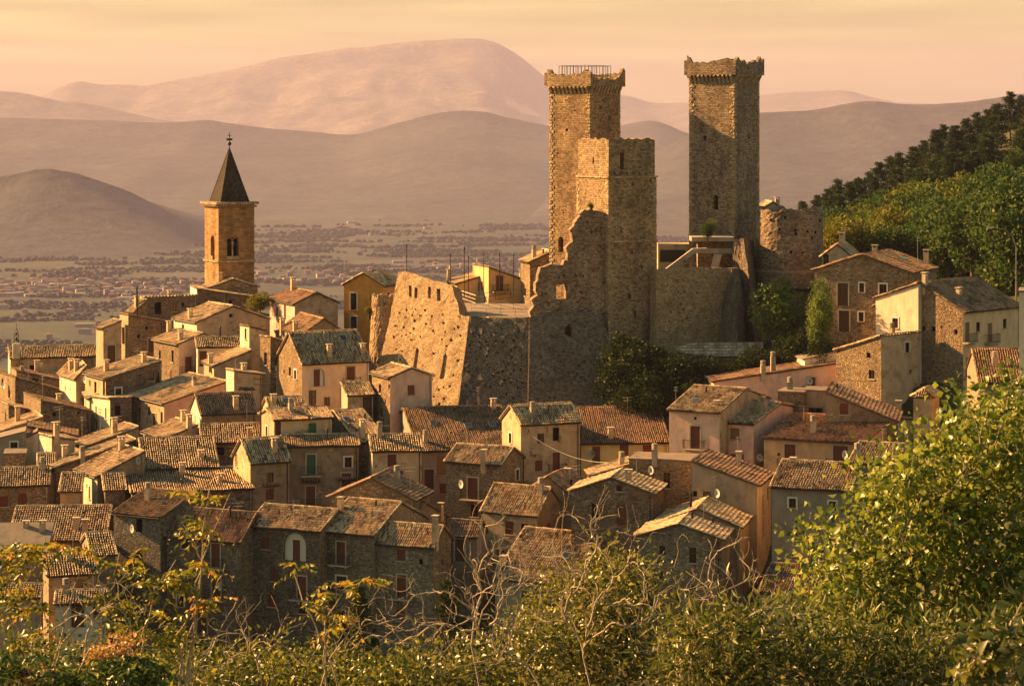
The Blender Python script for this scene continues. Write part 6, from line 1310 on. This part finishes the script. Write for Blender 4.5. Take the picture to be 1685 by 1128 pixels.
# tree of heaven at left: long bare shoots with tufts of drooping leaves
def tuft(C, n, rng, size=.42, leaflets=9):
    P, D, L = [], [], []
    for c in C:
        for k in range(n):
            t = rng.random() * 6.28; el = rng.uniform(-.3, .7); d = np.array([math.cos(t) * math.cos(el), math.sin(t) * math.cos(el), math.sin(el)]); side = np.cross(d, (0, 0, 1.)); side /= np.linalg.norm(side) + 1e-6; Ls = size * rng.uniform(.5, 1.1)
            for q in range(leaflets):
                f = (q + 1) / leaflets; p = c + d * Ls * f + np.array([0, 0, -.45 * Ls * f * f]); sd = 1 if q % 2 else -1
                P.append(p); D.append(side * sd * .8 + d * .35 + np.array([0, 0, -.55]) + rng.normal(size=3) * .25); L.append(.115 * rng.uniform(.7, 1.2) * (1.1 - .4 * f))
    return np.array(P), np.array(D), np.array(L)
def heaven(label, Y, root, shoots, rng, tufts, lm='la', per=6, extra=(), tb=0.0):
    base = at(*root); e = empty('tree_of_heaven', (base[0], base[1], float(gz(base[0], base[1])[0]) - .2), 0, label, 'tree'); off = np.array(e.location); segs = []
    for sh in shoots:
        pts = [base] + [at(*p) + np.array([0, rng.normal() * .15, 0]) for p in sh]; fine = []
        for a, b in zip(pts[:-1], pts[1:]):
            o = rng.normal(size=3) * .05 * np.linalg.norm(b - a); k = max(2, int(np.linalg.norm(b - a) / .12))
            for j in range(k): f = j / k; fine.append(a + (b - a) * f + o * math.sin(math.pi * f) + rng.normal(size=3) * .008)
        fine.append(pts[-1]); n = len(fine)
        for j in range(n - 1): r = lambda q: .017 * (1 - .7 * q / n); segs.append((fine[j], fine[j + 1], r(j), r(j + 1)))
        for j in range(n // 2, n, 5):
            if rng.random() < .5: d = rng.normal(size=3) * .12 + np.array([0, 0, .14]); segs.append((fine[j], fine[j] + d, .008, .004))
    segs.append((off, base, .03, .025)); link('branches', segs_mesh('branches', [(a - off, b - off, c, d) for a, b, c, d in segs], M['bark'], 5, rng), e)
    if tufts:
        P, D, L = tuft([at(*t) + np.array([0, rng.normal() * .25, 0]) for t in tufts], per, rng); t = rng.random(len(P)) * .6 + np.repeat(rng.random(len(P) // 9 + 1), 9)[:len(P)] * .5 + tb
        link('leaves', leaf_mesh('leaves', P - off, D, L, M[lm], rng, t, .42, .3), e)
Y1 = 28
heaven('tall shoots with yellow leaf tufts in front of the arched loggia house', Y1, (300, 1190, Y1), [[(310, 1080, Y1), (322, 960, Y1), (333, 880, Y1), (345, 800, Y1)], [(310, 1080, Y1), (325, 1000, Y1), (340, 900, Y1), (376, 815, Y1)], [(300, 1060, Y1), (340, 1000, Y1), (372, 925, Y1)], [(290, 1050, Y1), (330, 930, Y1), (296, 860, Y1)], [(320, 1100, Y1), (360, 1040, Y1), (390, 985, Y1)]], rp_,
    [(322, 865, Y1), (335, 870, Y1), (330, 860, Y1), (300, 925, Y1), (335, 928, Y1), (320, 935, Y1), (300, 812, Y1), (352, 812, Y1), (330, 1000, Y1), (345, 990, Y1), (320, 1010, Y1)], 'ly', 4, tb=.2)
heaven('leaning branches with yellow green leaves at the left edge', Y1, (60, 1200, Y1), [[(30, 1080, Y1), (20, 1000, Y1), (60, 930, Y1), (80, 880, Y1)], [(90, 1080, Y1), (120, 980, Y1), (160, 900, Y1)], [(0, 1040, Y1), (-20, 960, Y1)], [(100, 1060, Y1), (190, 960, Y1), (200, 905, Y1)]], rp_,
    [(r9.uniform(-10, 70), r9.uniform(890, 1010), Y1) for _ in range(16)] + [(110, 905, Y1), (60, 905, Y1), (85, 895, Y1), (140, 900, Y1), (30, 900, Y1), (20, 1050, Y1), (70, 1040, Y1)], 'ly', 4, tb=.15)
heaven('leafy branches with large drooping leaves in front of the grey stone block', Y1, (230, 1200, Y1), [[(220, 1080, Y1), (200, 1000, Y1), (180, 940, Y1)], [(240, 1060, Y1), (260, 960, Y1), (290, 920, Y1)], [(230, 1090, Y1), (150, 1010, Y1), (110, 960, Y1)]], rp_,
    [(r9.uniform(160, 300), r9.uniform(925, 1060), Y1) for _ in range(24)] + [(175, 930, Y1), (215, 925, Y1), (240, 940, Y1), (260, 945, Y1)], 'ly', 4, tb=.0)
heaven('dark green drooping leaves with seed clusters in the bottom left corner', 25, (120, 1200, 25), [[(130, 1100, 25), (160, 1050, 25)], [(60, 1120, 25), (40, 1090, 25)]], rp_, [(r9.uniform(-10, 250), r9.uniform(1075, 1140), 25) for _ in range(34)], 'la', 8, tb=-.2)
heaven('slim shoot with yellow leaf tuft in front of the steep gable house', 29, (540, 1200, 29), [[(540, 1100, 29), (535, 1020, 29), (570, 965, 29), (610, 945, 29)], [(545, 1080, 29), (580, 1030, 29), (600, 1000, 29)], [(535, 1060, 29), (500, 980, 29), (485, 945, 29)]], rp_,
    [(600, 950, 29), (585, 958, 29), (560, 965, 29), (545, 970, 29), (486, 945, 29), (520, 1010, 29), (575, 1010, 29), (500, 1005, 29), (545, 1030, 29)], 'ly', 4, tb=.15)
for i, (x, y, w, h) in enumerate([(60, 1112, 38, 14), (165, 1080, 24, 14), (205, 1058, 22, 12)]):                         # seed heads
    plant('seed_cluster', ['orange seed cluster in the bottom left corner', 'orange seed cluster left of the drooping leaves', 'orange seed cluster above the drooping leaves'][i], 'seed cluster', 25, (x, y + 45, 25), [(x, y, w, h)], 22, 10, .045, 'lo', rp_, .15, .05, .6, .2, 0, 'bark', .003)
for i, (x, y, w, h, Y) in enumerate([(200, 1115, 90, 45, 33), (350, 1112, 80, 48, 34), (440, 1100, 50, 50, 35), (505, 1118, 60, 42, 34), (300, 1085, 70, 36, 36), (100, 1085, 80, 45, 35), (20, 1095, 60, 55, 33), (395, 1125, 90, 35, 30), (640, 1125, 70, 25, 32)]):
    plant('leafy_shrub', ['olive shrub in the bottom left behind the seed clusters', 'yellow olive shrub under the tall shoots', 'yellow olive shrub at the foot of the loggia house', 'olive shrub left of the slim shoot', 'olive shrub behind the tall shoots', 'olive shrub behind the leaning branches', 'olive shrub at the left edge bottom', 'low olive shrub on the bottom edge under the tall shoots', 'low olive shrub on the bottom edge by the bare twigs'][i],
        'shrub', Y, (x, 1220, Y), [(x, y, w, h)], 120, 10, .08, 'ly', rp_, .7, .11, .6, .3, -.15, 'bark', .0035, tbias=-.16)
plant('near_branch', 'close out of focus branch of broad leaves in the bottom right corner', 'branch', 13, (1720, 1180, 13), [(1640, 1060, 55, 45), (1610, 1110, 50, 25), (1670, 1010, 25, 30), (1590, 1020, 25, 15)], 34, 7, .10, 'll', rp_, .12, .045, .5, .4, -.1, 'bark', .003)
# young cedars at the foot of the front row
for i, (x, y, Y, hh) in enumerate([(592, 965, 200, 8), (735, 955, 205, 7), (560, 1005, 190, 6)]):
    tree('cedar_tree', ['young green cedar at the foot of the steep gable house', 'young cedar beside the corner of the front row', 'small cedar left of the larger cedar at the front row'][i], 'tree', None, PN[i], x, y, Y, hh, 10, i * 1.3, 1.0)
